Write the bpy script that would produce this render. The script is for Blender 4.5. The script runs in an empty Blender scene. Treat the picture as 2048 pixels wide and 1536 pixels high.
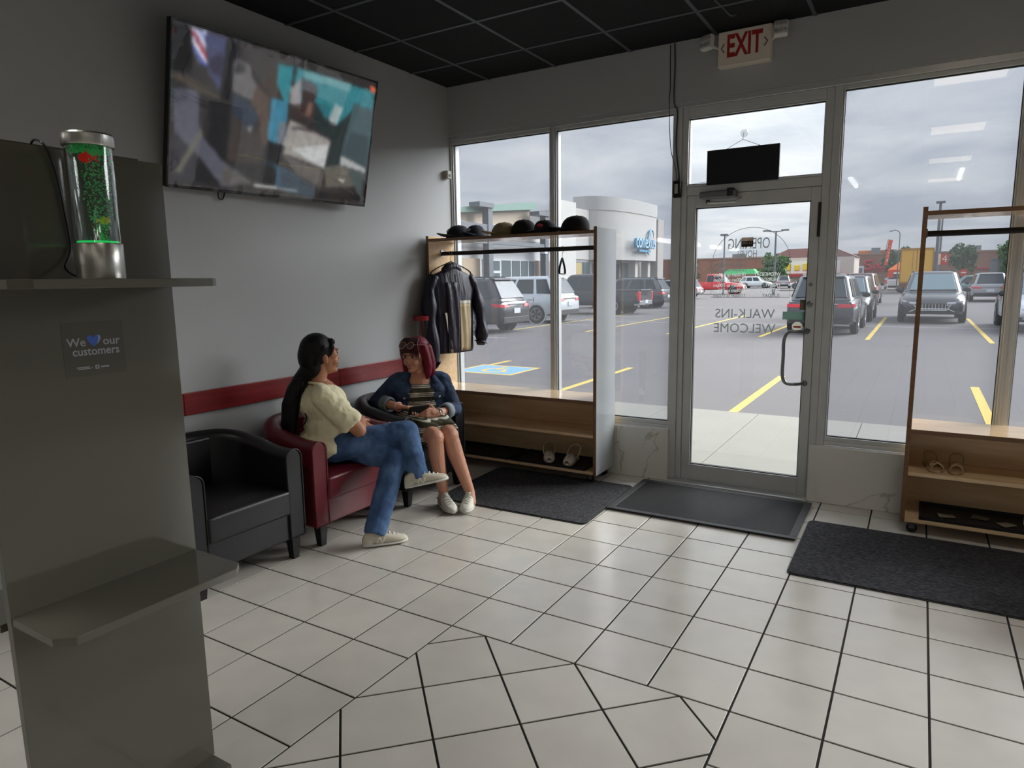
import bpy, bmesh, math, random
from math import sin, cos, pi, radians, sqrt
from mathutils import Vector, Matrix, Euler, noise
random.seed(7)
SC = bpy.context.scene
COL = SC.collection
# ---------------------------------------------------------------- camera
cam_d = bpy.data.cameras.new('camera'); cam = bpy.data.objects.new('camera', cam_d); COL.objects.link(cam)
cam_d.sensor_width = 36.0; cam_d.lens = 1344.187 / 2048 * 36.0; cam_d.clip_start = 0.05; cam_d.clip_end = 600
def cam_axes(yaw, pitch, roll):
    f = Vector((sin(yaw) * cos(pitch), cos(yaw) * cos(pitch), sin(pitch))); r = Vector((cos(yaw), -sin(yaw), 0)); u = r.cross(f)
    return cos(roll) * r + sin(roll) * u, -sin(roll) * r + cos(roll) * u, f
_r, _u, _f = cam_axes(radians(-31.20616), radians(-8.78821), radians(-0.86328))
_m = Matrix((_r, _u, -_f)).transposed().to_4x4(); _m.translation = Vector((3.543, -4.859, 1.529))
cam.matrix_world = _m
SC.camera = cam
# ---------------------------------------------------------------- view, world (overcast sky)
SC.view_settings.view_transform = 'Standard'; SC.view_settings.look = 'None'
SC.view_settings.gamma = 1.0; SC.view_settings.use_curve_mapping = False
SC.view_settings.exposure = 1.38
SC.cycles.use_denoising = True
SC.cycles.max_bounces = 6; SC.cycles.diffuse_bounces = 4; SC.cycles.glossy_bounces = 4; SC.cycles.caustics_reflective = False; SC.cycles.caustics_refractive = False; SC.cycles.transparent_max_bounces = 16; SC.cycles.adaptive_threshold = 0.08; SC.cycles.adaptive_min_samples = 16
SC.cycles.sample_clamp_indirect = 6.0
W = bpy.data.worlds.new('overcast_sky'); SC.world = W; W.use_nodes = True
SKY = 0.335          # sky radiance at the horizon (zenith is three times that: overcast sky)
def build_world():
    nt = W.node_tree; N = nt.nodes; L = nt.links; N.clear()
    out = N.new('ShaderNodeOutputWorld'); bg = N.new('ShaderNodeBackground'); L.new(bg.outputs[0], out.inputs[0])
    tc = N.new('ShaderNodeTexCoord'); sp = N.new('ShaderNodeSeparateXYZ'); L.new(tc.outputs['Generated'], sp.inputs[0])
    def mth(op, a, b=None, c=None):
        n = N.new('ShaderNodeMath'); n.operation = op
        for i, x in enumerate((a, b, c)):
            if x is None: continue
            if isinstance(x, (int, float)): n.inputs[i].default_value = x
            else: L.new(x, n.inputs[i])
        return n.outputs[0]
    z = mth('MAXIMUM', sp.outputs['Z'], 0.0)
    den = mth('ADD', z, 0.12)
    cx = mth('DIVIDE', sp.outputs['X'], den); cy = mth('DIVIDE', sp.outputs['Y'], den)
    cb = N.new('ShaderNodeCombineXYZ'); L.new(cx, cb.inputs[0]); L.new(cy, cb.inputs[1])
    ns = N.new('ShaderNodeTexNoise'); L.new(cb.outputs[0], ns.inputs['Vector']); ns.inputs['Scale'].default_value = 1.1
    ns.inputs['Detail'].default_value = 6; ns.inputs['Roughness'].default_value = 0.55; ns.inputs['Distortion'].default_value = 0.4
    rp = N.new('ShaderNodeValToRGB'); L.new(ns.outputs[0], rp.inputs[0])
    rp.color_ramp.elements[0].position = 0.36; rp.color_ramp.elements[0].color = (0.66, 0.72, 0.81, 1)
    rp.color_ramp.elements[1].position = 0.66; rp.color_ramp.elements[1].color = (1.05, 1.06, 1.09, 1)
    e = rp.color_ramp.elements.new(0.5); e.color = (0.84, 0.88, 0.95, 1)
    st = mth('MULTIPLY_ADD', z, 2.0, 1.0); st = mth('MULTIPLY', st, SKY)
    up = mth('GREATER_THAN', sp.outputs['Z'], -0.02)
    st = mth('MULTIPLY', st, mth('MULTIPLY_ADD', up, 0.75, 0.25))
    L.new(rp.outputs[0], bg.inputs[0]); L.new(st, bg.inputs[1])
build_world()
# soft sun behind thin cloud, in front of the shop and to its right
sun_d = bpy.data.lights.new('veiled_sun', 'SUN'); sun_d.energy = 3.4; sun_d.angle = radians(42); sun_d.color = (1.0, 0.985, 0.96)
sun = bpy.data.objects.new('veiled_sun', sun_d); COL.objects.link(sun)
_el, _az = radians(27), radians(38)
sun.rotation_euler = Vector((cos(_el) * sin(_az), cos(_el) * cos(_az), sin(_el))).to_track_quat('Z', 'Y').to_euler()
# ---------------------------------------------------------------- helpers
def lin(c):
    return tuple((x / 255 / 12.92) if x / 255 <= 0.04045 else (((x / 255) + 0.055) / 1.055) ** 2.4 for x in c[:3]) + (1.0,)
MATS = {}
def mat(name, col=(128, 128, 128), rough=0.5, metal=0.0, var=None, bump=None, emit=None, spec=0.5, coat=0.0, sheen=0.0, rnd=0.0, stretch=None, attr=None, trans=0.0, ior=1.45):
    """principled procedural material; var=(scale, amount) colour noise; bump=(scale, strength); rnd per-object variation"""
    if name in MATS: return MATS[name]
    m = bpy.data.materials.new(name); m.use_nodes = True; nt = m.node_tree; N = nt.nodes; L = nt.links
    b = N['Principled BSDF']; base = lin(col)
    b.inputs['Base Color'].default_value = base; b.inputs['Roughness'].default_value = rough; b.inputs['Metallic'].default_value = metal
    b.inputs['Specular IOR Level'].default_value = spec; b.inputs['Coat Weight'].default_value = coat; b.inputs['Sheen Weight'].default_value = sheen
    b.inputs['Transmission Weight'].default_value = trans; b.inputs['IOR'].default_value = ior
    tc = N.new('ShaderNodeTexCoord'); vec = tc.outputs['Object']
    if stretch:
        mp = N.new('ShaderNodeMapping'); mp.inputs['Scale'].default_value = stretch; L.new(vec, mp.inputs[0]); vec = mp.outputs[0]
    cur = None
    if attr:
        a = N.new('ShaderNodeAttribute'); a.attribute_name = attr; cur = a.outputs['Color']
    if var:
        ns = N.new('ShaderNodeTexNoise'); ns.inputs['Scale'].default_value = var[0]; ns.inputs['Detail'].default_value = 5; L.new(vec, ns.inputs['Vector'])
        mx = N.new('ShaderNodeMix'); mx.data_type = 'RGBA'; mx.blend_type = 'MIX'
        rp = N.new('ShaderNodeValToRGB'); rp.color_ramp.elements[0].position = 0.3; rp.color_ramp.elements[1].position = 0.7
        L.new(ns.outputs[0], rp.inputs[0])
        k = var[1]
        mx2 = N.new('ShaderNodeMix'); mx2.data_type = 'RGBA'; mx2.blend_type = 'MULTIPLY'; mx2.inputs[0].default_value = 1.0
        rp.color_ramp.elements[0].color = (1 - k, 1 - k, 1 - k, 1); rp.color_ramp.elements[1].color = (1 + k * .5, 1 + k * .5, 1 + k * .5, 1)
        if cur is not None: L.new(cur, mx2.inputs[6])
        else: mx2.inputs[6].default_value = base
        L.new(rp.outputs[0], mx2.inputs[7]); cur = mx2.outputs[2]
    if rnd:
        oi = N.new('ShaderNodeObjectInfo'); mr = N.new('ShaderNodeMapRange'); mr.inputs[3].default_value = 1 - rnd; mr.inputs[4].default_value = 1 + rnd * .6
        L.new(oi.outputs['Random'], mr.inputs[0])
        mx3 = N.new('ShaderNodeMix'); mx3.data_type = 'RGBA'; mx3.blend_type = 'MULTIPLY'; mx3.inputs[0].default_value = 1.0
        if cur is not None: L.new(cur, mx3.inputs[6])
        else: mx3.inputs[6].default_value = base
        L.new(mr.outputs[0], mx3.inputs[7]); cur = mx3.outputs[2]
    if cur is not None: L.new(cur, b.inputs['Base Color'])
    if bump:
        nb = N.new('ShaderNodeTexNoise'); nb.inputs['Scale'].default_value = bump[0]; nb.inputs['Detail'].default_value = 4; L.new(vec, nb.inputs['Vector'])
        bp = N.new('ShaderNodeBump'); bp.inputs['Strength'].default_value = bump[1]; bp.inputs['Distance'].default_value = bump[2] if len(bump) > 2 else 0.01
        L.new(nb.outputs[0], bp.inputs['Height']); L.new(bp.outputs[0], b.inputs['Normal'])
    if emit:
        if attr: L.new(cur, b.inputs['Emission Color'])
        else: b.inputs['Emission Color'].default_value = lin(emit[0])
        b.inputs['Emission Strength'].default_value = emit[1]
        if emit[1] < 2.5: m.cycles.emission_sampling = 'NONE'
    MATS[name] = m; return m
def mat_glass(name, tint, refl=1.0, haze=0.0, rough=0.0):
    """thin architectural glass: tinted see-through + fresnel reflection + a little scattering from dirt"""
    m = bpy.data.materials.new(name); m.use_nodes = True; nt = m.node_tree; N = nt.nodes; L = nt.links
    N.remove(N['Principled BSDF']); out = N['Material Output']
    t = N.new('ShaderNodeBsdfTransparent'); t.inputs[0].default_value = (*tint, 1)
    g = N.new('ShaderNodeBsdfGlossy'); g.inputs[0].default_value = (refl, refl, refl, 1); g.inputs['Roughness'].default_value = rough
    fr = N.new('ShaderNodeFresnel'); ge = N.new('ShaderNodeNewGeometry'); mr = N.new('ShaderNodeMapRange'); mr.inputs[3].default_value = 1.5; mr.inputs[4].default_value = 1 / 1.5
    L.new(ge.outputs['Backfacing'], mr.inputs[0]); L.new(mr.outputs[0], fr.inputs[0])          # same reflectance from both faces of the sheet
    mx = N.new('ShaderNodeMixShader'); L.new(fr.outputs[0], mx.inputs[0])
    if haze > 0:
        d = N.new('ShaderNodeBsdfTranslucent'); d.inputs[0].default_value = (0.9, 0.92, 0.95, 1)
        mh = N.new('ShaderNodeMixShader'); mh.inputs[0].default_value = haze
        L.new(t.outputs[0], mh.inputs[1]); L.new(d.outputs[0], mh.inputs[2]); L.new(mh.outputs[0], mx.inputs[1])
    else: L.new(t.outputs[0], mx.inputs[1])
    L.new(g.outputs[0], mx.inputs[2]); L.new(mx.outputs[0], out.inputs[0])
    MATS[name] = m; return m

def TR(loc=(0, 0, 0), rot=(0, 0, 0), sc=(1, 1, 1)):
    return Matrix.LocRotScale(Vector(loc), Euler(rot), Vector(sc))
def frame_from(d, up=Vector((0, 0, 1))):
    d = Vector(d).normalized(); up = Vector(up)
    if abs(d.dot(up)) > 0.99: up = Vector((1, 0, 0))
    x = up.cross(d).normalized(); y = d.cross(x); return x, y, d
class MB:
    """collects shapes, then links them as ONE mesh object"""
    def __init__(s, M=None): s.v = []; s.f = []; s.M = M; s.mi = []; s.cur = 0
    def add(s, vs, fs, M=None):
        o = len(s.v)
        for p in vs:
            p = Vector(p)
            if M is not None: p = M @ p
            if s.M is not None: p = s.M @ p
            s.v.append(p)
        for f in fs: s.f.append([o + i for i in f]); s.mi.append(s.cur)
        return s
    def box(s, x0, y0, z0, x1, y1, z1, M=None):
        vs = [(x, y, z) for z in (z0, z1) for y in (y0, y1) for x in (x0, x1)]
        return s.add(vs, [(0, 2, 3, 1), (4, 5, 7, 6), (0, 1, 5, 4), (2, 6, 7, 3), (0, 4, 6, 2), (1, 3, 7, 5)], M)
    def cbox(s, c, d, rot=(0, 0, 0)):
        return s.box(-d[0] / 2, -d[1] / 2, -d[2] / 2, d[0] / 2, d[1] / 2, d[2] / 2, TR(c, rot))
    def prism(s, pts, z0, z1, M=None, side=True):
        n = len(pts); vs = [(p[0], p[1], z0) for p in pts] + [(p[0], p[1], z1) for p in pts]
        fs = [tuple(reversed(range(n))), tuple(range(n, 2 * n))] + [(i, (i + 1) % n, n + (i + 1) % n, n + i) for i in range(n)]
        return s.add(vs, fs, M)
    def rings(s, R, closed=True, caps=True, M=None, loop=False):
        n = len(R[0]); vs = [p for r in R for p in r]; fs = []
        k = len(R)
        for a in range(k if loop else k - 1):
            b = (a + 1) % k
            for i in range(n if closed else n - 1):
                j = (i + 1) % n; fs.append((a * n + i, a * n + j, b * n + j, b * n + i))
        if caps and not loop: fs.append(tuple(reversed(range(n)))); fs.append(tuple((k - 1) * n + i for i in range(n)))
        return s.add(vs, fs, M)
    def tube(s, pts, r, n=10, caps=True, flat=1.0, up=(0, 0, 1), M=None, loop=False):
        pts = [Vector(p) for p in pts]; R = []; k = len(pts)
        px_ = None
        for i, p in enumerate(pts):
            if loop: d = pts[(i + 1) % k] - pts[i - 1]
            else: d = pts[min(i + 1, k - 1)] - pts[max(i - 1, 0)]
            d = d.normalized()
            if px_ is None: x, y, _ = frame_from(d, up)
            else:
                x = (px_ - d * px_.dot(d)).normalized(); y = d.cross(x)
            px_ = x
            rr = r[i] if isinstance(r, (list, tuple)) else r
            R.append([p + x * (cos(2 * pi * j / n) * rr) + y * (sin(2 * pi * j / n) * rr * flat) for j in range(n)])
        return s.rings(R, True, caps, M, loop)
    def lathe(s, prof, n=24, c=(0, 0, 0), M=None, caps=True):
        R = [[(c[0] + r * cos(2 * pi * j / n), c[1] + r * sin(2 * pi * j / n), c[2] + z) for j in range(n)] for r, z in prof]
        return s.rings(R, True, caps, M)
    def ell(s, c, r, rot=(0, 0, 0), nu=16, nv=10, M=None):
        T = TR(c, rot) if M is None else M @ TR(c, rot)
        vs = [(0, 0, -r[2])]; fs = []
        for a in range(1, nv):
            t = pi * a / nv - pi / 2
            for j in range(nu): vs.append((r[0] * cos(t) * cos(2 * pi * j / nu), r[1] * cos(t) * sin(2 * pi * j / nu), r[2] * sin(t)))
        vs.append((0, 0, r[2])); e = len(vs) - 1
        for j in range(nu): fs.append((0, 1 + (j + 1) % nu, 1 + j)); fs.append((e, e - nu + j, e - nu + (j + 1) % nu))
        for a in range(nv - 2):
            for j in range(nu): b = 1 + a * nu; fs.append((b + j, b + (j + 1) % nu, b + nu + (j + 1) % nu, b + nu + j))
        return s.add(vs, fs, T)
    def cap(s, p0, p1, r0, r1=None, n=14, flat0=False, flat1=False, squash=1.0, up=(0, 0, 1)):
        """tapered capsule between two points; flat ends where asked"""
        r1 = r0 if r1 is None else r1
        p0 = Vector(p0); p1 = Vector(p1); x, y, d = frame_from(p1 - p0, up); L = (p1 - p0).length; R = []
        st = []
        if flat0: st.append((0, r0))
        else: st += [(-r0 * cos(t), r0 * sin(t)) for t in (0.12, 0.45, 0.85, 1.25)] + [(0, r0)]
        if flat1: st.append((L, r1))
        else: st += [(L, r1)] + [(L + r1 * cos(t), r1 * sin(t)) for t in (1.25, 0.85, 0.45, 0.12)]
        for h, r in st: R.append([p0 + d * h + x * (r * cos(2 * pi * j / n)) + y * (r * squash * sin(2 * pi * j / n)) for j in range(n)])
        return s.rings(R)
    def chain(s, pts, rs, n=14, flat0=False, flat1=False):
        for i in range(len(pts) - 1): s.cap(pts[i], pts[i + 1], rs[i], rs[i + 1], n, flat0 and i == 0, flat1 and i == len(pts) - 2)
        return s
    def build(s, name, m, parent=None, smooth=False, bevel=0, seg=2, sub=0, remesh=0, relax=0, world=True, M=None, disp=None, angle=None):
        me = bpy.data.meshes.new(name); me.from_pydata([tuple(p) for p in s.v], [], s.f)
        ms = m if isinstance(m, (list, tuple)) else [m]
        for q in ms: me.materials.append(q)
        if len(ms) > 1:
            for p, i in zip(me.polygons, s.mi): p.material_index = i
        if not remesh:
            b = bmesh.new(); b.from_mesh(me); bmesh.ops.recalc_face_normals(b, faces=b.faces); b.to_mesh(me); b.free()
        if smooth:
            for p in me.polygons: p.use_smooth = True
            if angle is not None:
                me.set_sharp_from_angle(angle=angle)
        o = bpy.data.objects.new(name, me); COL.objects.link(o)
        if bevel:
            q = o.modifiers.new('bevel', 'BEVEL'); q.width = bevel; q.segments = seg; q.limit_method = 'ANGLE'; q.angle_limit = radians(35); q.harden_normals = False
        if remesh:
            q = o.modifiers.new('remesh', 'REMESH'); q.mode = 'VOXEL'; q.voxel_size = remesh; q.use_smooth_shade = True
        if relax:
            q = o.modifiers.new('smooth', 'SMOOTH'); q.factor = 0.5; q.iterations = relax
        if disp:
            t = bpy.data.textures.new(name + '_folds', 'CLOUDS'); t.noise_scale = disp[0]; t.noise_depth = 2
            q = o.modifiers.new('folds', 'DISPLACE'); q.texture = t; q.strength = disp[1]; q.mid_level = 0.5; q.texture_coords = 'GLOBAL'
        if sub:
            q = o.modifiers.new('subdivision', 'SUBSURF'); q.levels = sub; q.render_levels = sub
        put(o, parent, world)
        return o
def put(o, parent, world=True):
    if parent is not None:
        o.parent = parent
        if world:
            pm = parent.matrix_basis.copy(); q = parent.parent
            if q is not None: pm = q.matrix_basis @ parent.matrix_parent_inverse @ pm
            o.matrix_parent_inverse = pm.inverted()
    return o
def empty(name, loc=(0, 0, 0), rotz=0):
    o = bpy.data.objects.new(name, None); COL.objects.link(o); o.location = loc; o.rotation_euler = (0, 0, rotz); o.empty_display_size = 0.1; return o
def tag(o, label=None, cat=None, group=None, kind=None):
    if label: o['label'] = label
    if cat: o['category'] = cat
    if group: o['group'] = group
    if kind: o['kind'] = kind
    return o
def thing(name, label, cat, loc=(0, 0, 0), rotz=0, group=None):
    return tag(empty(name, loc, rotz), label, cat, group)
def structure(o, label=None): o['kind'] = 'structure'; return tag(o, label) if label else o
def dup_tree(o, parent=None):
    c = o.copy(); COL.objects.link(c); c.parent = parent
    for ch in list(o.children): dup_tree(ch, c)
    return c
def inst(name, me, parent=None, loc=(0, 0, 0), rot=(0, 0, 0), sc=(1, 1, 1), world=True):
    o = bpy.data.objects.new(name, me); COL.objects.link(o); o.location = loc; o.rotation_euler = rot; o.scale = sc; return put(o, parent, world)
def text(name, body, m, size, M, parent=None, depth=0.0006, align='CENTER', xs=1.0, bold=0.0):
    c = bpy.data.curves.new(name, 'FONT'); c.body = body; c.size = size; c.align_x = align; c.align_y = 'CENTER'; c.extrude = depth; c.offset = bold; c.resolution_u = 3
    t = bpy.data.objects.new(name, c); COL.objects.link(t)
    dg = bpy.context.evaluated_depsgraph_get(); me = bpy.data.meshes.new_from_object(t.evaluated_get(dg)); bpy.data.objects.remove(t); bpy.data.curves.remove(c)
    me.name = name; me.transform(M @ Matrix.Diagonal((xs, 1, 1, 1))); me.materials.clear(); me.materials.append(m)
    if (M @ Matrix.Diagonal((xs, 1, 1, 1))).determinant() < 0: me.flip_normals()
    o = bpy.data.objects.new(name, me); COL.objects.link(o); return put(o, parent)
def smoothstep(a, b, x):
    t = max(0, min(1, (x - a) / (b - a))); return t * t * (3 - 2 * t)
def bez(p0, p1, p2, p3, n=12):
    P = [Vector(p) for p in (p0, p1, p2, p3)]; R = []
    for i in range(n + 1):
        t = i / n; R.append(P[0] * (1 - t) ** 3 + P[1] * 3 * t * (1 - t) ** 2 + P[2] * 3 * t * t * (1 - t) + P[3] * t ** 3)
    return R
def spline(pts, n=6):
    P = [Vector(p) for p in pts]; P = [2 * P[0] - P[1]] + P + [2 * P[-1] - P[-2]]; R = []
    for i in range(1, len(P) - 2):
        for k in range(n):
            t = k / n; a, b, c, d = P[i - 1:i + 3]
            R.append(0.5 * ((2 * b) + (c - a) * t + (2 * a - 5 * b + 4 * c - d) * t * t + (3 * b - a - 3 * c + d) * t ** 3))
    R.append(P[-2]); return R
# ================================================================ materials of the room
m_wall = mat('grey_wall_paint', (172, 174, 175), 0.55, var=(1.2, 0.03), bump=(90, 0.05))
m_ceil = mat('black_ceiling_panel', (8, 10, 14), 0.9, bump=(120, 0.3), rnd=0.1)
m_tee = mat('grey_ceiling_grid', (74, 77, 84), 0.5)
m_grout = mat('dark_grout', (36, 32, 27), 0.9, var=(30, 0.2))
m_alu = mat('grey_aluminium', (206, 208, 207), 0.42, metal=0.3, var=(6, 0.05))
m_alu_d = mat('dark_gasket', (40, 42, 44), 0.6)
m_alu_l = mat('bright_aluminium', (205, 207, 208), 0.35, metal=0.6)
m_glass_w = mat_glass('tinted_window_glass', (0.742, 0.758, 0.775), 1.0, 0.022)
m_glass_d = mat_glass('clear_door_glass', (0.965, 0.975, 0.97), 0.9, 0.004)
m_conc = mat('pale_concrete', (186, 185, 178), 0.9, var=(2.5, 0.06), bump=(60, 0.2))

def mat_tile():
    m = mat('glazed_floor_tile', (205, 200, 191), 0.3, var=(5.0, 0.07), rnd=0.05, bump=(14, 0.06, 0.004), spec=0.8)
    b = m.node_tree.nodes['Principled BSDF']; N = m.node_tree.nodes; L = m.node_tree.links
    ns = N.new('ShaderNodeTexNoise'); ns.inputs['Scale'].default_value = 7; mr = N.new('ShaderNodeMapRange'); mr.inputs[3].default_value = 0.13; mr.inputs[4].default_value = 0.3
    tc = N.new('ShaderNodeTexCoord'); L.new(tc.outputs['Object'], ns.inputs['Vector']); L.new(ns.outputs[0], mr.inputs[0]); L.new(mr.outputs[0], b.inputs['Roughness'])
    return m
m_tile = mat_tile()
def mat_marble():
    m = mat('grey_veined_marble', (170, 168, 158), 0.22)
    N = m.node_tree.nodes; L = m.node_tree.links; b = N['Principled BSDF']
    tc = N.new('ShaderNodeTexCoord'); mp = N.new('ShaderNodeMapping'); mp.inputs['Rotation'].default_value = (0.3, 0.9, 0.2); L.new(tc.outputs['Object'], mp.inputs[0])
    n1 = N.new('ShaderNodeTexNoise'); n1.inputs['Scale'].default_value = 1.5; n1.inputs['Detail'].default_value = 7; n1.inputs['Distortion'].default_value = 0.9; L.new(mp.outputs[0], n1.inputs['Vector'])
    r = N.new('ShaderNodeValToRGB'); e = r.color_ramp.elements
    e[0].position = 0.482; e[0].color = lin((226, 224, 216)); e[1].position = 0.503; e[1].color = lin((228, 226, 219))
    q = e.new(0.492); q.color = lin((186, 182, 172))
    L.new(n1.outputs[0], r.inputs[0]); L.new(r.outputs[0], b.inputs['Base Color']); return m
m_marble = mat_marble()
def mat_wood(name, c1, c2, rough=0.35, axis=(1, 12, 12)):
    m = mat(name, c1, rough); N = m.node_tree.nodes; L = m.node_tree.links; b = N['Principled BSDF']
    tc = N.new('ShaderNodeTexCoord'); mp = N.new('ShaderNodeMapping'); mp.inputs['Scale'].default_value = axis; L.new(tc.outputs['Object'], mp.inputs[0])
    n1 = N.new('ShaderNodeTexNoise'); n1.inputs['Scale'].default_value = 3; n1.inputs['Detail'].default_value = 8; L.new(mp.outputs[0], n1.inputs['Vector'])
    r = N.new('ShaderNodeValToRGB'); r.color_ramp.elements[0].position = 0.35; r.color_ramp.elements[0].color = lin(c1); r.color_ramp.elements[1].position = 0.65; r.color_ramp.elements[1].color = lin(c2)
    L.new(n1.outputs[0], r.inputs[0]); L.new(r.outputs[0], b.inputs['Base Color']); return m
m_maple = mat_wood('maple_laminate', (212, 182, 142), (226, 198, 160), 0.13)
m_rail = mat_wood('dark_red_stained_board', (112, 22, 26), (128, 32, 34), 0.32, (8, 1, 14))
H = 3.136; RX = 8.0; RY = -12.0
# ================================================================ floor: grout bed, single tiles, diagonal inlay
def clip(poly, a, b, c):
    """keep a*x+b*y<=c"""
    out = []
    for i in range(len(poly)):
        p, q = poly[i], poly[(i + 1) % len(poly)]; dp = a * p[0] + b * p[1] - c; dq = a * q[0] + b * q[1] - c
        if dp <= 1e-9: out.append(p)
        if (dp < -1e-9 and dq > 1e-9) or (dp > 1e-9 and dq < -1e-9):
            t = dp / (dp - dq); out.append((p[0] + (q[0] - p[0]) * t, p[1] + (q[1] - p[1]) * t))
    return out
def inset(poly, d):
    n = len(poly); A = sum(poly[i][0] * poly[(i + 1) % n][1] - poly[(i + 1) % n][0] * poly[i][1] for i in range(n)) / 2
    if A < 0: poly = poly[::-1]
    r = [(-50, -50), (50, -50), (50, 50), (-50, 50)]
    for i in range(n):
        p, q = poly[i], poly[(i + 1) % n]; dx, dy = q[0] - p[0], q[1] - p[1]; l = sqrt(dx * dx + dy * dy)
        if l < 1e-6: continue
        nx, ny = dy / l, -dx / l; r = clip(r, nx, ny, nx * p[0] + ny * p[1] - d)
        if len(r) < 3: return []
    return r
def area(p): return abs(sum(p[i][0] * p[(i + 1) % len(p)][1] - p[(i + 1) % len(p)][0] * p[i][1] for i in range(len(p))) / 2)
floor = MB().box(0, RY, -0.15, RX, 0.14, -0.0035).build('floor', m_grout); structure(floor)
TS = 0.3048; TX, TY = 2.142, -2.292; GR = 0.0042
def tile_shape(mb, poly):
    a = inset(poly, GR); b = inset(poly, GR + 0.0009)
    if len(a) < 3 or len(a) != len(b): return False
    n = len(a); mb.add([(x, y, -0.012) for x, y in a] + [(x, y, -0.0007) for x, y in a] + [(x, y, 0) for x, y in b],
        [(i, (i + 1) % n, n + (i + 1) % n, n + i) for i in range(n)] + [(n + i, n + (i + 1) % n, 2 * n + (i + 1) % n, 2 * n + i) for i in range(n)] + [tuple(range(2 * n, 3 * n))])
    return True
_tm = MB(); tile_shape(_tm, [(-TS / 2, -TS / 2), (TS / 2, -TS / 2), (TS / 2, TS / 2), (-TS / 2, TS / 2)])
_t0 = _tm.build('tile', m_tile, floor); tile_me = _t0.data; bpy.data.objects.remove(_t0)
rest = MB()
IX0, IX1, IY1, IY0 = TX - TS, TX + 3 * TS, TY - TS, TY - 5 * TS
for c in range(-8, 20):
    for r in range(-33, 9):
        x0, y0 = TX + c * TS, TY + r * TS
        if x0 >= IX0 - .01 and x0 < IX1 - .01 and y0 >= IY0 - .01 and y0 < IY1 - .01: continue
        p = [(x0, y0), (x0 + TS, y0), (x0 + TS, y0 + TS), (x0, y0 + TS)]
        q = p
        for a, b, k in ((-1, 0, 0), (1, 0, RX), (0, 1, 0.03), (0, -1, -RY)): q = clip(q, a, b, k) if q else q
        if len(q) < 3 or area(q) < 0.0008: continue
        near = x0 < 4.7 and y0 > -4.35
        if not near: tile_shape(rest, q); continue
        if area(q) > TS * TS * 0.999: inst('tile', tile_me, floor, (x0 + TS / 2, y0 + TS / 2, random.uniform(-.0004, .0004)), (0, 0, random.choice((0, pi / 2, pi, -pi / 2))))
        else:
            k = MB()
            if tile_shape(k, q): k.build('tile', m_tile, floor)
cxm, cym = TX + TS, TY - TS; D = TS / sqrt(2)
for a in range(-7, 8):
    for b in range(-12, 6):
        # lattice of tiles turned by 45 degrees with a corner on the middle of the inlay's far edge
        ox, oy = cxm + (a - b) * D, cym + (a + b) * D
        q = [(ox, oy), (ox + D, oy + D), (ox, oy + 2 * D), (ox - D, oy + D)]
        for A_, B_, K_ in ((-1, 0, -IX0), (1, 0, IX1), (0, 1, IY1), (0, -1, -IY0)): q = clip(q, A_, B_, K_) if q else q
        if len(q) < 3 or area(q) < 0.001: continue
        k = MB()
        if tile_shape(k, q): k.build('tile', m_tile, floor)
tag(rest.build('tile_field', m_tile, floor), kind='stuff')
# ================================================================ ceiling: black panels in a grey grid
ceiling = MB().box(0, RY, H + 0.02, RX, 0.15, H + 0.2).build('ceiling', m_ceil); structure(ceiling)
CX, CY, CP = 0.423, -1.087, 0.6096
gx = [0.0] + [CX + CP * k for k in range(0, 13) if CX + CP * k < RX] + [RX]
gy = [RY] + [CY + CP * k for k in range(-20, 2) if CY + CP * k > RY + .1 and CY + CP * k < -0.05] + [0.0]
lights_at = [(5, -1.7), (5, -4.14), (5, -6.58), (5, -9.0), (10, -1.7), (10, -4.14), (10, -6.58), (10, -9.0), (1, -4.14), (1, -6.58), (1, -9.0)]
m_lamp = mat('warm_troffer_diffuser', (255, 250, 240), 0.5, emit=((255, 232, 200), 1.0))
restc = MB()
TROFFER_W = 2.6
for i in range(len(gx) - 1):
    for j in range(len(gy) - 1):
        x0, x1, y0, y1 = gx[i], gx[i + 1], gy[j], gy[j + 1]
        lamp = any(i == k + 1 and abs(y1 - yy) < 0.2 for k, yy in lights_at)
        if lamp:
            t = thing('ceiling_troffer', '%s square troffer light from the windows in the %s ceiling row' % (['first', 'second', 'third', 'fourth', 'fifth'][int(round((-1.7 - y1) / 2.44))], 'left hand' if x0 < 2 else 'middle' if x0 < 5 else 'right hand'), 'light', ((x0 + x1) / 2, (y0 + y1) / 2, H), 0, 'ceiling troffers')
            f = MB()
            for a in ((x0 + .012, y0 + .012, x1 - .012, y0 + .05), (x0 + .012, y1 - .05, x1 - .012, y1 - .012), (x0 + .012, y0 + .05, x0 + .05, y1 - .05), (x1 - .05, y0 + .05, x1 - .012, y1 - .05)): f.box(a[0], a[1], H + .004, a[2], a[3], H + .019)
            f.build('frame', m_alu_l, t); MB().box(x0 + .05, y0 + .05, H + .008, x1 - .05, y1 - .05, H + .017).build('diffuser', m_lamp, t)
            # louvred troffer: throws most of its light downwards
            ld = bpy.data.lights.new('troffer_beam', 'AREA'); ld.shape = 'SQUARE'; ld.size = .5; ld.energy = TROFFER_W; ld.spread = radians(120); ld.color = (1.0, .985, .96)
            lo = bpy.data.objects.new('troffer_beam', ld); COL.objects.link(lo); lo.location = ((x0 + x1) / 2, (y0 + y1) / 2, H - .002); put(lo, t)
            continue
        if x0 < 5.2 and y1 > -3.7:
            MB().box(x0 + .008, y0 + .008, H + .004, x1 - .008, y1 - .008, H + .019).build('ceiling_panel', m_ceil, ceiling)
        else: restc.box(x0 + .008, y0 + .008, H + .004, x1 - .008, y1 - .008, H + .019)
tag(restc.build('panel_field', m_ceil, ceiling), kind='stuff')
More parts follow.
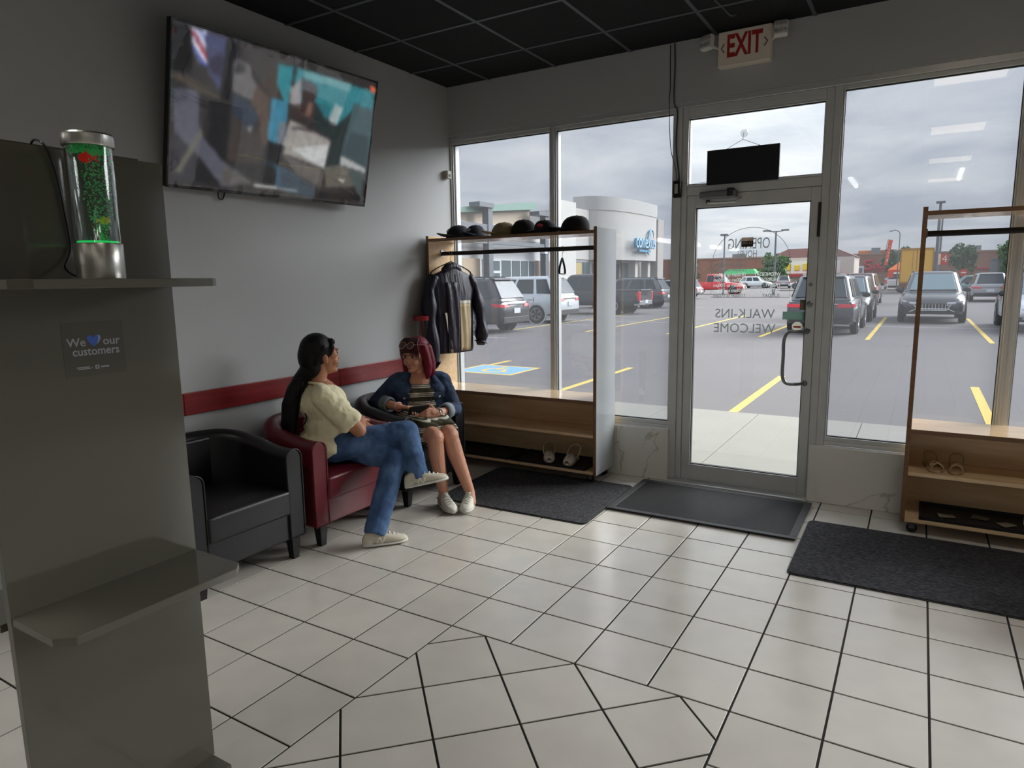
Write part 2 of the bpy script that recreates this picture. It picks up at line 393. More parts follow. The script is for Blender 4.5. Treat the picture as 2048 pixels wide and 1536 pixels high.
for x in gx[1:-1]: MB().box(x - .012, RY, H, x + .012, 0, H + .018).build('grid_bar', m_tee, ceiling)
for y in gy[1:-1]: MB().box(0, y - .012, H + .0005, RX, y + .012, H + .018).build('grid_bar', m_tee, ceiling)
# ================================================================ walls
structure(MB().box(-0.15, RY, 0, 0, 0.15, H + .2).build('wall_left', m_wall))
structure(MB().box(RX, RY, 0, RX + .15, 0.15, H + .2).build('wall_right', m_wall))
structure(MB().box(-.15, RY - .15, 0, RX + .15, RY, H + .2).build('wall_back', m_wall))
structure(MB().box(0, 0, 2.747, RX, 0.15, H + .2).build('wall_front', m_wall))
# roof parapet outside, so that the place has an outside too
structure(MB().box(-.15, 0.15, 2.75, RX + .15, 0.4, 4.6).build('wall_parapet', mat('tan_stucco', (190, 178, 160), 0.9, bump=(40, .2))))
# low marble-clad wall under the glazing
def low_wall(name, x0, x1, joints):
    core = structure(MB().box(x0 + .012, -.008, 0, x1 - .012, .13, .375).build(name, m_wall))
    xs = [x0] + joints + [x1]
    for a, b in zip(xs[:-1], xs[1:]):
        MB().box(a + (.0008 if a != x0 else 0), -.02, 0.002, b - (.0008 if b != x1 else 0), -.008, .378).build('marble_tile', m_marble, core)
        MB().box(a + (.0008 if a != x0 else 0), -.0215, .378, b - (.0008 if b != x1 else 0), .03, .391).build('marble_cap', m_marble, core)
    MB().box(x0, -.008, .002, x0 + .012, .1, .378).build('marble_tile', m_marble, core); MB().box(x1 - .012, -.008, .002, x1, .1, .378).build('marble_tile', m_marble, core)
low_wall('wall_sill', 0.0, 1.977, [0.36, 0.965, 1.567])
low_wall('wall_sill.001', 2.962, RX, [3.57, 4.18, 4.79, 5.4, 6.0, 6.6, 7.2])
# ================================================================ windows
def fbox(mb, x0, z0, x1, z1, y0=.03, y1=.075): mb.box(x0, y0, z0, x1, y1, z1)
def window(name, x0, x1, z0, z1, g, fw=.028):
    w = structure(empty(name, (x0, .05, z0)))
    for a in ((x0, z1 - fw, x1, z1), (x0, z0, x1, z0 + fw)):
        k = MB(); fbox(k, *a); k.build('frame_rail', m_alu, w, bevel=.003)
    for a in ((x0, z0 + fw, x0 + fw * .4, z1 - fw), (x1 - fw * .4, z0 + fw, x1, z1 - fw)):
        k = MB(); fbox(k, *a); k.build('frame_stile', m_alu, w, bevel=.003)
    k = MB()
    for a in ((x0 + fw * .4, z1 - fw - .006, x1 - fw * .4, z1 - fw), (x0 + fw * .4, z0 + fw, x1 - fw * .4, z0 + fw + .006), (x0 + fw * .4, z0 + fw, x0 + fw * .4 + .004, z1 - fw), (x1 - fw * .4 - .004, z0 + fw, x1 - fw * .4, z1 - fw)): fbox(k, *a, .042, .062)
    k.build('gasket', m_alu_d, w)
    MB().box(x0 + fw * .4, .048, z0 + fw, x1 - fw * .4, .056, z1 - fw).build('pane', g, w); return w
ZB, ZT = .393, 2.735
window('window_1', 0.012, 0.968, ZB + .03, 2.705, m_glass_w); window('window_2', 1.006, 1.967, ZB + .03, 2.705, m_glass_w)
window('window_3', 3.045, 3.975, ZB + .03, 2.705, m_glass_w); window('window_4', 4.03, 4.97, ZB + .03, 2.705, m_glass_w)
window('window_5', 5.02, 5.98, ZB + .03, 2.705, m_glass_w); window('window_6', 6.03, 6.98, ZB + .03, 2.705, m_glass_w); window('window_7', 7.03, 7.98, ZB + .03, 2.705, m_glass_w)
def trimbox(name, *a, m=m_alu, bevel=.004):
    return structure(MB().box(*a).build(name, m, bevel=bevel))
trimbox('trim_1', 0, .02, 2.705, RX, .14, 2.747, m=m_alu_l)          # head channel
trimbox('trim_2', 0, .03, ZB, 1.967, .14, ZB + .03); trimbox('trim_3', 3.03, .03, ZB, RX, .14, ZB + .03)
for i, (a, b) in enumerate(((0, .012), (.968, 1.006), (3.975, 4.03), (4.97, 5.02), (5.98, 6.03), (6.98, 7.03), (7.98, 8.0))):
    t = trimbox('trim_%d' % (4 + i), a, .015, ZB + .03, b, .14, 2.705)
    if b - a > .03:
        MB().box(a + .012, .008, ZB + .03, a + .026, .0155, 2.705).build('rib', m_alu_l, t, bevel=.002)
# door frame
trimbox('trim_20', 1.967, .02, 0, 2.024, .14, 2.705); trimbox('trim_21', 2.024, .028, 0.0, 2.064, .13, 2.705)
trimbox('trim_22', 2.95, .028, 0, 2.998, .13, 2.705); trimbox('trim_23', 2.998, .02, 0, 3.045, .14, 2.705)
trimbox('trim_24', 2.064, .03, 2.105, 2.95, .13, 2.165); trimbox('trim_25', 2.064, .03, 2.64, 2.95, .13, 2.705)
thr = structure(MB().box(1.98, -.045, 0, 2.962, .16, .012).build('trim_26', m_alu_l, bevel=.004)); tag(thr, 'bright aluminium threshold plate under the glass door')
for y in (-.02, .0, .02): MB().box(1.985, y - .004, .012, 2.957, y + .004, .0155).build('ridge', m_alu_l, thr)
window('window_8', 2.064, 2.95, 2.165, 2.64, m_glass_d, .012)
# ================================================================ door
door = structure(empty('door_1', (2.07, .06, 0.01)), 'aluminium framed glass entrance door with reversed lettering')
D0, D1, DT = 2.068, 2.946, 2.102
for nm, a in (('stile', (D0, .016, 2.131, DT)), ('stile', (2.888, .016, D1, DT)), ('top_rail', (2.131, 2.016, 2.888, DT)), ('bottom_rail', (2.131, .016, 2.888, .138))):
    k = MB(); fbox(k, *a, .035, .085); k.build(nm, m_alu, door, bevel=.003)
k = MB()
for a in ((2.131, .138, 2.137, 2.016), (2.882, .138, 2.888, 2.016), (2.131, 2.01, 2.888, 2.016), (2.131, .138, 2.888, .144)): fbox(k, *a, .045, .075)
k.build('gasket', m_alu_d, door)
MB().box(2.131, .056, .138, 2.888, .064, 2.016).build('pane', m_glass_d, door)
m_steel = mat('satin_steel', (140, 142, 145), 0.3, metal=0.9)
hd = MB().tube(spline([(2.9, .035, 1.16), (2.86, -.03, 1.16), (2.80, -.045, 1.155), (2.775, -.05, 1.10), (2.775, -.05, .99), (2.775, -.05, .86), (2.80, -.045, .81), (2.86, -.03, .805), (2.9, .035, .805)], 5), .0115, 12).build('handle', m_steel, door, smooth=True)
for z in (1.16, .805): MB().lathe([(.018, 0), (.018, .008), (.013, .012)], 16, M=TR((2.905, .036, z), (pi / 2, 0, 0))).build('rosette', m_steel, hd, smooth=True, angle=.6)
lk = MB().lathe([(.021, 0), (.021, .006), (.014, .01)], 18, M=TR((2.912, .036, 1.22 + .12), (pi / 2, 0, 0))).build('lock_cylinder', m_steel, door, smooth=True, angle=.6)
MB().lathe([(.012, 0), (.012, .01)], 14, M=TR((2.912, .036, 1.47), (pi / 2, 0, 0))).build('bolt_cover', m_steel, door)
MB().box(2.934, .018, 1.78, 2.952, .036, 2.0).build('hinge', m_alu_d, door, bevel=.003)
cl = MB().box(2.17, -.03, 2.07, 2.42, .035, 2.118).build('door_closer', mat('closer_grey', (120, 121, 122), .4, metal=.5), door, bevel=.008)
MB().tube([(2.225, -.0, 2.062), (2.225, 0, 2.035)], .014, 12).build('pivot', m_alu_d, cl)
MB().tube([(2.225, -.02, 2.04), (2.42, -.035, 2.035), (2.44, .04, 2.07)], .008, 8).build('arm', m_alu, cl)
MB().box(2.36, -.036, 2.075, 2.40, .035, 2.13).build('end_cap', m_alu_d, cl, bevel=.004)
# lettering on the outside of the glass, reversed as seen from inside
def mat_vinyl(name, c, tr=.5):
    m = bpy.data.materials.new(name); m.use_nodes = True; N = m.node_tree.nodes; L = m.node_tree.links; N.remove(N['Principled BSDF'])
    a = N.new('ShaderNodeBsdfDiffuse'); b = N.new('ShaderNodeBsdfTranslucent'); x = N.new('ShaderNodeMixShader'); x.inputs[0].default_value = tr
    a.inputs[0].default_value = lin(c); b.inputs[0].default_value = lin(c); L.new(a.outputs[0], x.inputs[1]); L.new(b.outputs[0], x.inputs[2]); L.new(x.outputs[0], N['Material Output'].inputs[0]); return m
m_let = mat_vinyl('grey_vinyl_lettering', (150, 154, 154), .7); m_let2 = mat_vinyl('white_vinyl_lettering', (236, 238, 238)); m_let3 = mat_vinyl('pale_grey_vinyl', (176, 180, 181))
GY = .0665
def dtext(s, x, z, size, m=m_let, xs=1.0, al='CENTER', bold=0.0, name='lettering', rz=0):
    M = Matrix(((-1, 0, 0, x), (0, 0, -1, GY), (0, 1, 0, z), (0, 0, 0, 1))) @ Matrix.Rotation(rz, 4, 'Z')
    return text(name, s, m, size, M, door, .0004, al, xs, bold)
# arch outline
xc, zc, ra = 2.512, 1.62, .262
arc = [(xc + ra * cos(t), GY, zc + ra * .93 * sin(t)) for t in [pi * i / 28 for i in range(29)]]
MB().tube([(xc + ra + .004, GY, 1.385)] + arc + [(xc - ra - .004, GY, 1.385)], .0017, 6, loop=True).build('arch_outline', m_let, door)
dtext('OPENING', 2.497, 1.752, .105, bold=.0, xs=.62)
dtext('HOURS', 2.487, 1.682, .068, bold=.0, xs=.62)
MB().box(xc - .255, GY - .0005, 1.643, xc + .215, GY + .0005, 1.647).build('rule', m_let, door)
rows = [('MONDAY', '11:00am to 6:00pm'), ('TUESDAY', '12:00pm to 6:00pm'), ('WEDNESDAY', '10:00am to 6:00pm'), ('THURSDAY', '10:00am to 7:00pm'), ('FRIDAY', '10:00am to 7:00pm'), ('SATURDAY', '10:00am to 7:00pm'), ('SUNDAY', '11:00am to 5:00pm')]
for i, (d, h) in enumerate(rows):
    z = 1.615 - i * .0365; m = m_let if i in (0, 6) else (m_let3 if i in (1,) else m_let2)
    dtext(d, 2.715, z, .036, m, .8, 'LEFT', .0003); dtext(h, 2.262, z, .036, m if i not in (6,) else m_let3, .8, 'RIGHT', .0003)
dtext('WALK-INS', 2.485, 1.268, .092, m_let, .95, bold=.0); dtext('WELCOME', 2.485, 1.165, .092, m_let, .95, bold=.0)
st = MB().box(2.452, .053, 1.733, 2.53, .0555, 1.797).build('hours_sticker', mat_vinyl('brown_sticker', (160, 150, 140), .75), door)
MB().box(2.452, .0522, 1.733, 2.53, .053, 1.772).build('dark_band', mat_vinyl('brown_sticker_dark', (118, 106, 96), .75), st)
text('lettering', '24 HR', mat('beige_print', (190, 182, 170), .6), .026, Matrix(((-1, 0, 0, 2.491), (0, 0, -1, .0518), (0, 1, 0, 1.757), (0, 0, 0, 1))), st, .0003)
# loopy script emblem beside the arch
pts = [(2.245, 1.63), (2.215, 1.66), (2.175, 1.655), (2.155, 1.62), (2.165, 1.585), (2.20, 1.575), (2.235, 1.60), (2.25, 1.64), (2.27, 1.645), (2.285, 1.625), (2.25, 1.60), (2.22, 1.575), (2.24, 1.57), (2.265, 1.60), (2.255, 1.56), (2.285, 1.59), (2.28, 1.565), (2.305, 1.59)]
MB().tube(spline([(x, GY, z) for x, z in pts], 5), .0011, 5).build('script_emblem', m_let3, door)
# stickers near the handle
MB().box(2.742, .0535, 1.235, 2.884, .055, 1.288).build('green_sticker', mat_vinyl('green_sticker', (128, 146, 138), .75), door)
s2 = MB().box(2.848, .053, 1.30, 2.886, .0545, 1.37).build('card_sticker', mat_vinyl('dark_card', (120, 114, 104), .7), door)
for i in range(4): MB().box(2.853 + .008 * i, .0525, 1.355, 2.858 + .008 * i, .053, 1.362).build('mark', mat('ink_black', (20, 20, 22), .5), s2)
oc = [(2.838 + .036 * cos(pi / 8 + i * pi / 4), 1.188 + .034 * sin(pi / 8 + i * pi / 4)) for i in range(8)]
s3 = MB().prism(oc, 0, .0015, Matrix(((1, 0, 0, 0), (0, 0, -1, .0555), (0, 1, 0, 0), (0, 0, 0, 1)))).build('octagon_sticker', mat_vinyl('sticker_white', (214, 212, 205)), door)
MB().box(2.815, .0533, 1.180, 2.861, .054, 1.192).build('red_print', mat('sticker_red', (190, 60, 50), .5), s3)
# ================================================================ red chair rail boards
def rail(): 
    e = structure(empty('trim_30', (0, -1.5, .86)))
    ys = [-4.3, -2.62, -1.42, -.02]
    for a, b in zip(ys[:-1], ys[1:]): MB().box(0.001, a + .0012, .795, .02, b - .0012, .922).build('board', m_rail, e, bevel=.003)
rail()
TVP = [((12,12,14),[(0.0,0.004),(0.07,0.011),(0.081,0.275),(0.002,0.298)]),
((34,33,36),[(0.002,0.298),(0.081,0.275),(0.152,0.398),(0.118,0.633),(0.017,0.661)]),
((64,58,50),[(0.002,0.298),(0.074,0.304),(0.2,0.382),(0.195,0.419),(0.003,0.339)]),
((185,190,212),[(0.069,0.011),(0.13,0.004),(0.135,0.221),(0.108,0.209),(0.079,0.132)]),
((45,58,150),[(0.093,0.007),(0.107,0.006),(0.134,0.091),(0.132,0.049)]),
((150,50,62),[(0.071,0.035),(0.082,0.026),(0.135,0.142),(0.136,0.185)]),
((45,58,150),[(0.076,0.125),(0.08,0.115),(0.136,0.219),(0.117,0.214)]),
((240,240,245),[(0.076,0.079),(0.079,0.069),(0.135,0.189),(0.132,0.203)]),
((66,72,105),[(0.132,0.007),(0.215,0.012),(0.199,0.364),(0.142,0.252)]),
((44,40,60),[(0.144,0.164),(0.201,0.105),(0.195,0.267),(0.152,0.239)]),
((22,22,25),[(0.215,0.012),(0.262,0.013),(0.241,0.413),(0.193,0.375)]),
((28,28,31),[(0.152,0.398),(0.244,0.394),(0.229,0.821),(0.216,0.978),(0.105,0.959),(0.121,0.723),(0.16,0.622)]),
((84,85,97),[(0.01,0.49),(0.037,0.378),(0.11,0.386),(0.118,0.633),(0.216,0.795),(0.36,0.924),(0.223,0.977),(0.105,0.773),(0.017,0.661)]),
((44,44,52),[(0.014,0.666),(0.105,0.778),(0.111,0.967),(0.008,0.985)]),
((70,72,84),[(0.01,0.396),(0.065,0.376),(0.061,0.464),(0.012,0.489)]),
((100,98,86),[(0.023,0.91),(0.118,0.633),(0.127,0.613),(0.131,0.648),(0.046,0.923)]),
((60,57,55),[(0.259,0.018),(0.531,0.013),(0.512,0.185),(0.456,0.206),(0.387,0.231),(0.322,0.136)]),
((104,102,102),[(0.257,0.117),(0.322,0.136),(0.332,0.214),(0.42,0.335),(0.36,0.374),(0.247,0.329),(0.246,0.157)]),
((58,58,60),[(0.264,0.132),(0.303,0.152),(0.293,0.202),(0.248,0.21)]),
((66,56,48),[(0.374,0.236),(0.415,0.108),(0.456,0.206),(0.488,0.272),(0.441,0.318)]),
((46,56,68),[(0.248,0.338),(0.333,0.373),(0.371,0.447),(0.337,0.583),(0.253,0.465)]),
((150,150,150),[(0.322,0.548),(0.348,0.531),(0.337,0.584)]),
((62,56,52),[(0.253,0.474),(0.344,0.586),(0.388,0.519),(0.423,0.649),(0.388,0.787),(0.241,0.789)]),
((84,68,58),[(0.354,0.244),(0.423,0.324),(0.423,0.639),(0.395,0.656),(0.375,0.465),(0.334,0.382)]),
((52,132,142),[(0.448,0.071),(0.527,0.063),(0.507,0.345),(0.474,0.277),(0.449,0.209)]),
((50,126,136),[(0.541,0.057),(0.995,0.074),(0.998,0.506),(0.783,0.406),(0.656,0.266),(0.521,0.321)]),
((104,156,160),[(0.58,0.071),(0.85,0.055),(0.839,0.129),(0.694,0.118),(0.583,0.119)]),
((40,104,114),[(0.656,0.266),(0.738,0.27),(0.722,0.381)]),
((60,126,152),[(0.426,0.313),(0.512,0.304),(0.514,0.453),(0.495,0.631),(0.421,0.609)]),
((110,120,130),[(0.471,0.466),(0.514,0.453),(0.499,0.63),(0.465,0.618)]),
((150,146,146),[(0.515,0.224),(0.568,0.125),(0.575,0.338),(0.517,0.322)]),
((58,46,44),[(0.573,0.203),(0.658,0.183),(0.645,0.28),(0.656,0.38),(0.62,0.427),(0.517,0.382),(0.521,0.33),(0.58,0.301)]),
((76,76,80),[(0.568,0.12),(0.655,0.143),(0.652,0.205),(0.574,0.212)]),
((120,90,78),[(0.617,0.279),(0.641,0.281),(0.632,0.377),(0.6,0.376)]),
((35,46,46),[(0.649,0.278),(0.722,0.381),(0.767,0.422),(0.876,0.247),(0.824,0.695),(0.74,0.735),(0.762,0.521),(0.653,0.444)]),
((152,168,168),[(0.761,0.241),(0.814,0.256),(0.782,0.396),(0.73,0.379)]),
((150,145,140),[(0.527,0.429),(0.598,0.459),(0.758,0.522),(0.733,0.748),(0.521,0.687),(0.491,0.683)]),
((190,192,192),[(0.54,0.64),(0.647,0.593),(0.752,0.556),(0.733,0.748)]),
((70,62,62),[(0.534,0.478),(0.654,0.464),(0.656,0.485),(0.535,0.498)]),
((62,84,88),[(0.872,0.204),(0.998,0.208),(0.995,0.683),(0.827,0.616)]),
((40,60,64),[(0.873,0.425),(0.986,0.428),(0.99,0.684),(0.844,0.612)]),
((168,172,170),[(0.827,0.621),(0.988,0.69),(0.989,0.731),(0.824,0.695)]),
((96,92,84),[(0.732,0.737),(0.824,0.695),(0.919,0.733),(0.92,0.862),(0.752,0.89)]),
((72,82,82),[(0.872,0.731),(0.987,0.732),(0.983,0.972),(0.918,0.839)]),
((30,30,32),[(0.421,0.609),(0.51,0.627),(0.461,0.948),(0.396,0.948)]),
((52,82,104),[(0.387,0.757),(0.473,0.769),(0.6,0.839),(0.591,0.949),(0.475,0.925),(0.474,0.79)]),
((90,84,80),[(0.498,0.692),(0.734,0.77),(0.727,0.905),(0.583,0.821)]),
((44,60,72),[(0.49,0.797),(0.592,0.841),(0.694,0.91),(0.675,0.991),(0.514,0.961)]),
((86,82,80),[(0.229,0.821),(0.367,0.933),(0.216,0.959)]),
((200,200,200),[(0.367,0.933),(0.598,0.937),(0.591,0.954),(0.368,0.953)]),
((18,18,20),[(0.704,0.931),(0.973,0.919),(0.969,0.98),(0.707,0.981)]),
((228,90,50),[(0.962,0.031),(1.001,0.039),(1.001,0.083),(0.966,0.073)])]

# ================================================================ wall television
m_blk = mat('black_plastic', (14, 14, 16), 0.35); m_blkm = mat('matt_black', (18, 18, 20), 0.8)
def television():
    bl, br, tl = Vector((.05, -2.635, 2.05)), Vector((.11, -1.185, 2.06)), Vector((.24, -2.64, 2.86))
    U = (br - bl).normalized(); V = (tl - bl); V = (V - U * V.dot(U)).normalized(); Nn = U.cross(V); w, h = 1.452, .831
    c = bl + U * w / 2 + V * h / 2
    M = Matrix((U, V, Nn)).transposed().to_4x4(); M.translation = c
    t = thing('wall_television', 'large flat television tilted out from the grey wall showing a barber film', 'television', tuple(c))
    MB(M).box(-w / 2, -h / 2, -.035, w / 2, h / 2, -.004).build('case', m_blk, t, bevel=.006)
    MB(M).box(-.35, -.25, -.075, .35, .22, -.035).build('rear_housing', m_blk, t, bevel=.015)
    fr = MB(M); b = .012
    for a in ((-w / 2, h / 2 - b, w / 2, h / 2), (-w / 2, -h / 2, w / 2, -h / 2 + b * 1.3), (-w / 2, -h / 2, -w / 2 + b, h / 2), (w / 2 - b, -h / 2, w / 2, h / 2)): fr.box(a[0], a[1], -.006, a[2], a[3], .006)
    fr.build('bezel', m_blk, t, bevel=.002)
    # picture: coloured patches, softened
    nx, ny = 176, 100; import numpy as np
    A = np.zeros((ny, nx, 3)); A[:] = (46, 43, 42); xs, ys = np.meshgrid((np.arange(nx) + .5) / nx, (np.arange(ny) + .5) / ny)
    for col, pl in TVP:
        ins = np.zeros((ny, nx), bool); n = len(pl)
        for i in range(n):
            (x1, y1), (x2, y2) = pl[i], pl[(i + 1) % n]
            if y1 == y2: continue
            cr = ((y1 > ys) != (y2 > ys)) & (xs < (x2 - x1) * (ys - y1) / (y2 - y1) + x1); ins ^= cr
        A[ins] = col
    B = A.copy()
    rs = np.random.RandomState(3); B = B * (1 + .10 * rs.randn(ny, nx, 1))
    for _ in range(3):
        B = (B + np.roll(B, 1, 0) + np.roll(B, -1, 0) + np.roll(B, 1, 1) + np.roll(B, -1, 1)) / 5
    c_ = B / 255; Lc = np.where(c_ <= .04045, c_ / 12.92, ((c_ + .055) / 1.055) ** 2.4)
    me = bpy.data.meshes.new('screen'); W2, H2 = w / 2 - b, h / 2 - b
    vs = [M @ Vector((-W2 + 2 * W2 * i / nx, H2 - 2 * H2 * j / ny, .001)) for j in range(ny + 1) for i in range(nx + 1)]
    fs = [(j * (nx + 1) + i, (j + 1) * (nx + 1) + i, (j + 1) * (nx + 1) + i + 1, j * (nx + 1) + i + 1) for j in range(ny) for i in range(nx)]
    me.from_pydata([tuple(v) for v in vs], [], fs); at = me.color_attributes.new('picture', 'FLOAT_COLOR', 'CORNER')
    vals = np.ones((ny * nx, 4, 4)); vals[:, :, :3] = Lc.reshape(-1, 1, 3); at.data.foreach_set('color', vals.reshape(-1))
    ms = bpy.data.materials.new('lit_screen'); ms.use_nodes = True; N = ms.node_tree.nodes; L = ms.node_tree.links; p = N['Principled BSDF']
    a = N.new('ShaderNodeAttribute'); a.attribute_name = 'picture'; p.inputs['Base Color'].default_value = (.01, .01, .012, 1); p.inputs['Roughness'].default_value = .25
    L.new(a.outputs['Color'], p.inputs['Emission Color']); p.inputs['Emission Strength'].default_value = TV_EMIT
    ms.cycles.emission_sampling = 'NONE'; me.materials.append(ms); o = bpy.data.objects.new('screen', me); COL.objects.link(o); put(o, t)
    # protective film, puckered along its edges
    f = MB(M); nx, ny = 60, 36; vv = []
    for j in range(ny + 1):
        for i in range(nx + 1):
            u, v = i / nx, j / ny; e = min(u * 1.6, (1 - u) * 1.6, v, 1 - v); k = max(0, 1 - e / .09)
            z = .009 + .0045 * k * noise.noise((u * 22, v * 22, 3)) + .0012 * noise.noise((u * 3, v * 3, 9))
            vv.append((-w / 2 + .002 + (w - .004) * u, -h / 2 + .002 + (h - .004) * v, z))
    f.add(vv, [(j * (nx + 1) + i, j * (nx + 1) + i + 1, (j + 1) * (nx + 1) + i + 1, (j + 1) * (nx + 1) + i) for j in range(ny) for i in range(nx)])
    f.build('protective_film', mat_glass('clear_film', (.985, .985, .985), 1.0), t, smooth=True)
    MB().tube(spline([c - U * .39 - V * (h / 2 - .02) - Nn * .04, c - U * .385 - V * (h / 2 + .035) - Nn * .04, c - U * .35 - V * (h / 2 + .04) - Nn * .05, c - U * .33 - V * (h / 2 - .02) - Nn * .06], 6), .004, 8).build('cable_loop', m_blk, t, smooth=True)
    mk = MB(); mk.box(.001, -2.2, 2.3, .016, -1.6, 2.7); mk.box(.012, -2.1, 2.45, .07, -2.06, 2.65); mk.box(.012, -1.74, 2.45, .08, -1.70, 2.65)
    mk.build('wall_bracket', m_blkm, t)
TV_EMIT = 0.34
television()
# ================================================================ grey glossy display stand with a bubble lamp
m_lam = mat('glossy_grey_laminate', (92, 90, 80), 0.09, var=(3, 0.02), spec=0.6)
m_lame = mat('laminate_edge', (150, 148, 136), 0.3)
m_beige = mat('beige_edge', (196, 188, 166), 0.5)
def stand():
    t = thing('display_stand', 'tall glossy grey laminate display stand with two shelves', 'display stand', (1.70, -3.945, 0))
    y0, y1 = -4.19, -3.70
    MB().box(1.688, y0, .05, 1.712, y1, 1.862).build('front_panel', m_lam, t, bevel=.001)
    MB().box(1.64, y0 + .06, .05, 1.664, y1 - .035, 1.875).build('rear_panel', m_lam, t, bevel=.001)
    MB().box(1.6395, y0 - .1, 1.862, 1.688, y0 + .06, 1.876).build('top_strip', m_beige, t)
    MB().box(1.664, y0 + .08, .05, 1.688, y1 - .08, 1.80).build('core', m_blkm, t)
    MB().box(1.60, y0 + .005, 0.0, 1.80, y1 - .002, .05).build('base', m_lam, t, bevel=.004)
    def shelf(z, s):
        x = 1.712 if s > 0 else 1.64; f = lambda d: x + s * d
        p = [(f(0), y0 + .002), (f(.193), y0 + .002), (f(.233), y0 + .035), (f(.233), y1 - .033), (f(.203), y1 - .002), (f(0), y1 - .002)]
        if s < 0: p = p[::-1]
        o = MB().prism(p, z - .021, z).build('shelf', m_lam, t, bevel=.0012); return o
    shelf(1.546, 1); shelf(.738, 1); shelf(.70, -1); shelf(1.5, -1)
    # decal
    mw = mat('decal_white', (150, 152, 156), .5); md = mat('decal_ground', (84, 83, 75), .12, spec=.6); mb_ = mat('decal_blue', (60, 92, 176), .4); mbl = mat('decal_pale', (150, 158, 190), .4)
    dc = MB().box(1.712, -4.005, 1.30, 1.7124, -3.852, 1.44).build('decal', md, t)
    T = lambda y, z: Matrix(((0, 0, 1, 1.7125), (1, 0, 0, y), (0, 1, 0, z), (0, 0, 0, 1)))
    text('lettering', 'We', mw, .03, T(-3.972, 1.387), dc, .0002, bold=.0004); text('lettering', 'our', mw, .03, T(-3.885, 1.387), dc, .0002, bold=.0004); text('lettering', 'customers', mw, .03, T(-3.925, 1.363), dc, .0002, xs=.93, bold=.0004)
    hp = [(-.0, -.017), (.012, -.006), (.017, .003), (.016, .010), (.010, .013), (.004, .011), (0, .006), (-.004, .011), (-.010, .013), (-.016, .010), (-.017, .003), (-.012, -.006)]
    MB().prism(hp, 0, .0004, T(-3.929, 1.392)).build('heart', mb_, dc); MB().prism([(.006, -.012), (.012, -.006), (.017, .003), (.016, .010), (.011, .013), (.012, .003), (.009, -.006)], .0004, .0007, T(-3.929, 1.392)).build('heart_shine', mbl, dc)
    for a, b, z in ((-3.978, -3.946, 1.3235), (-3.974, -3.944, 1.3195), (-3.941, -3.939, 1.321)): MB().box(1.7124, a, z - .0012, 1.7127, b, z + .0012).build('small_print', mw, dc)
    MB().box(1.7124, -3.932, 1.3165, 1.7127, -3.922, 1.3265).build('small_emblem', mw, dc); MB().box(1.7126, -3.9295, 1.319, 1.7129, -3.9245, 1.324).build('emblem_hole', md, dc)
    MB().box(1.7124, -3.918, 1.319, 1.7127, -3.897, 1.3225).build('small_print', mw, dc)
    c = MB().tube(spline([(1.65, -4.0, 1.86), (1.675, -3.998, 1.882), (1.716, -3.995, 1.866), (1.718, -3.978, 1.81), (1.718, -3.966, 1.70), (1.718, -3.962, 1.63), (1.722, -3.972, 1.60), (1.73, -3.986, 1.575), (1.76, -3.98, 1.556), (1.80, -3.965, 1.552)], 6), .0028, 8).build('power_cord', m_blk, smooth=True)
    tag(c, 'thin black cord hanging over the top of the glossy grey stand', 'cord')
stand()
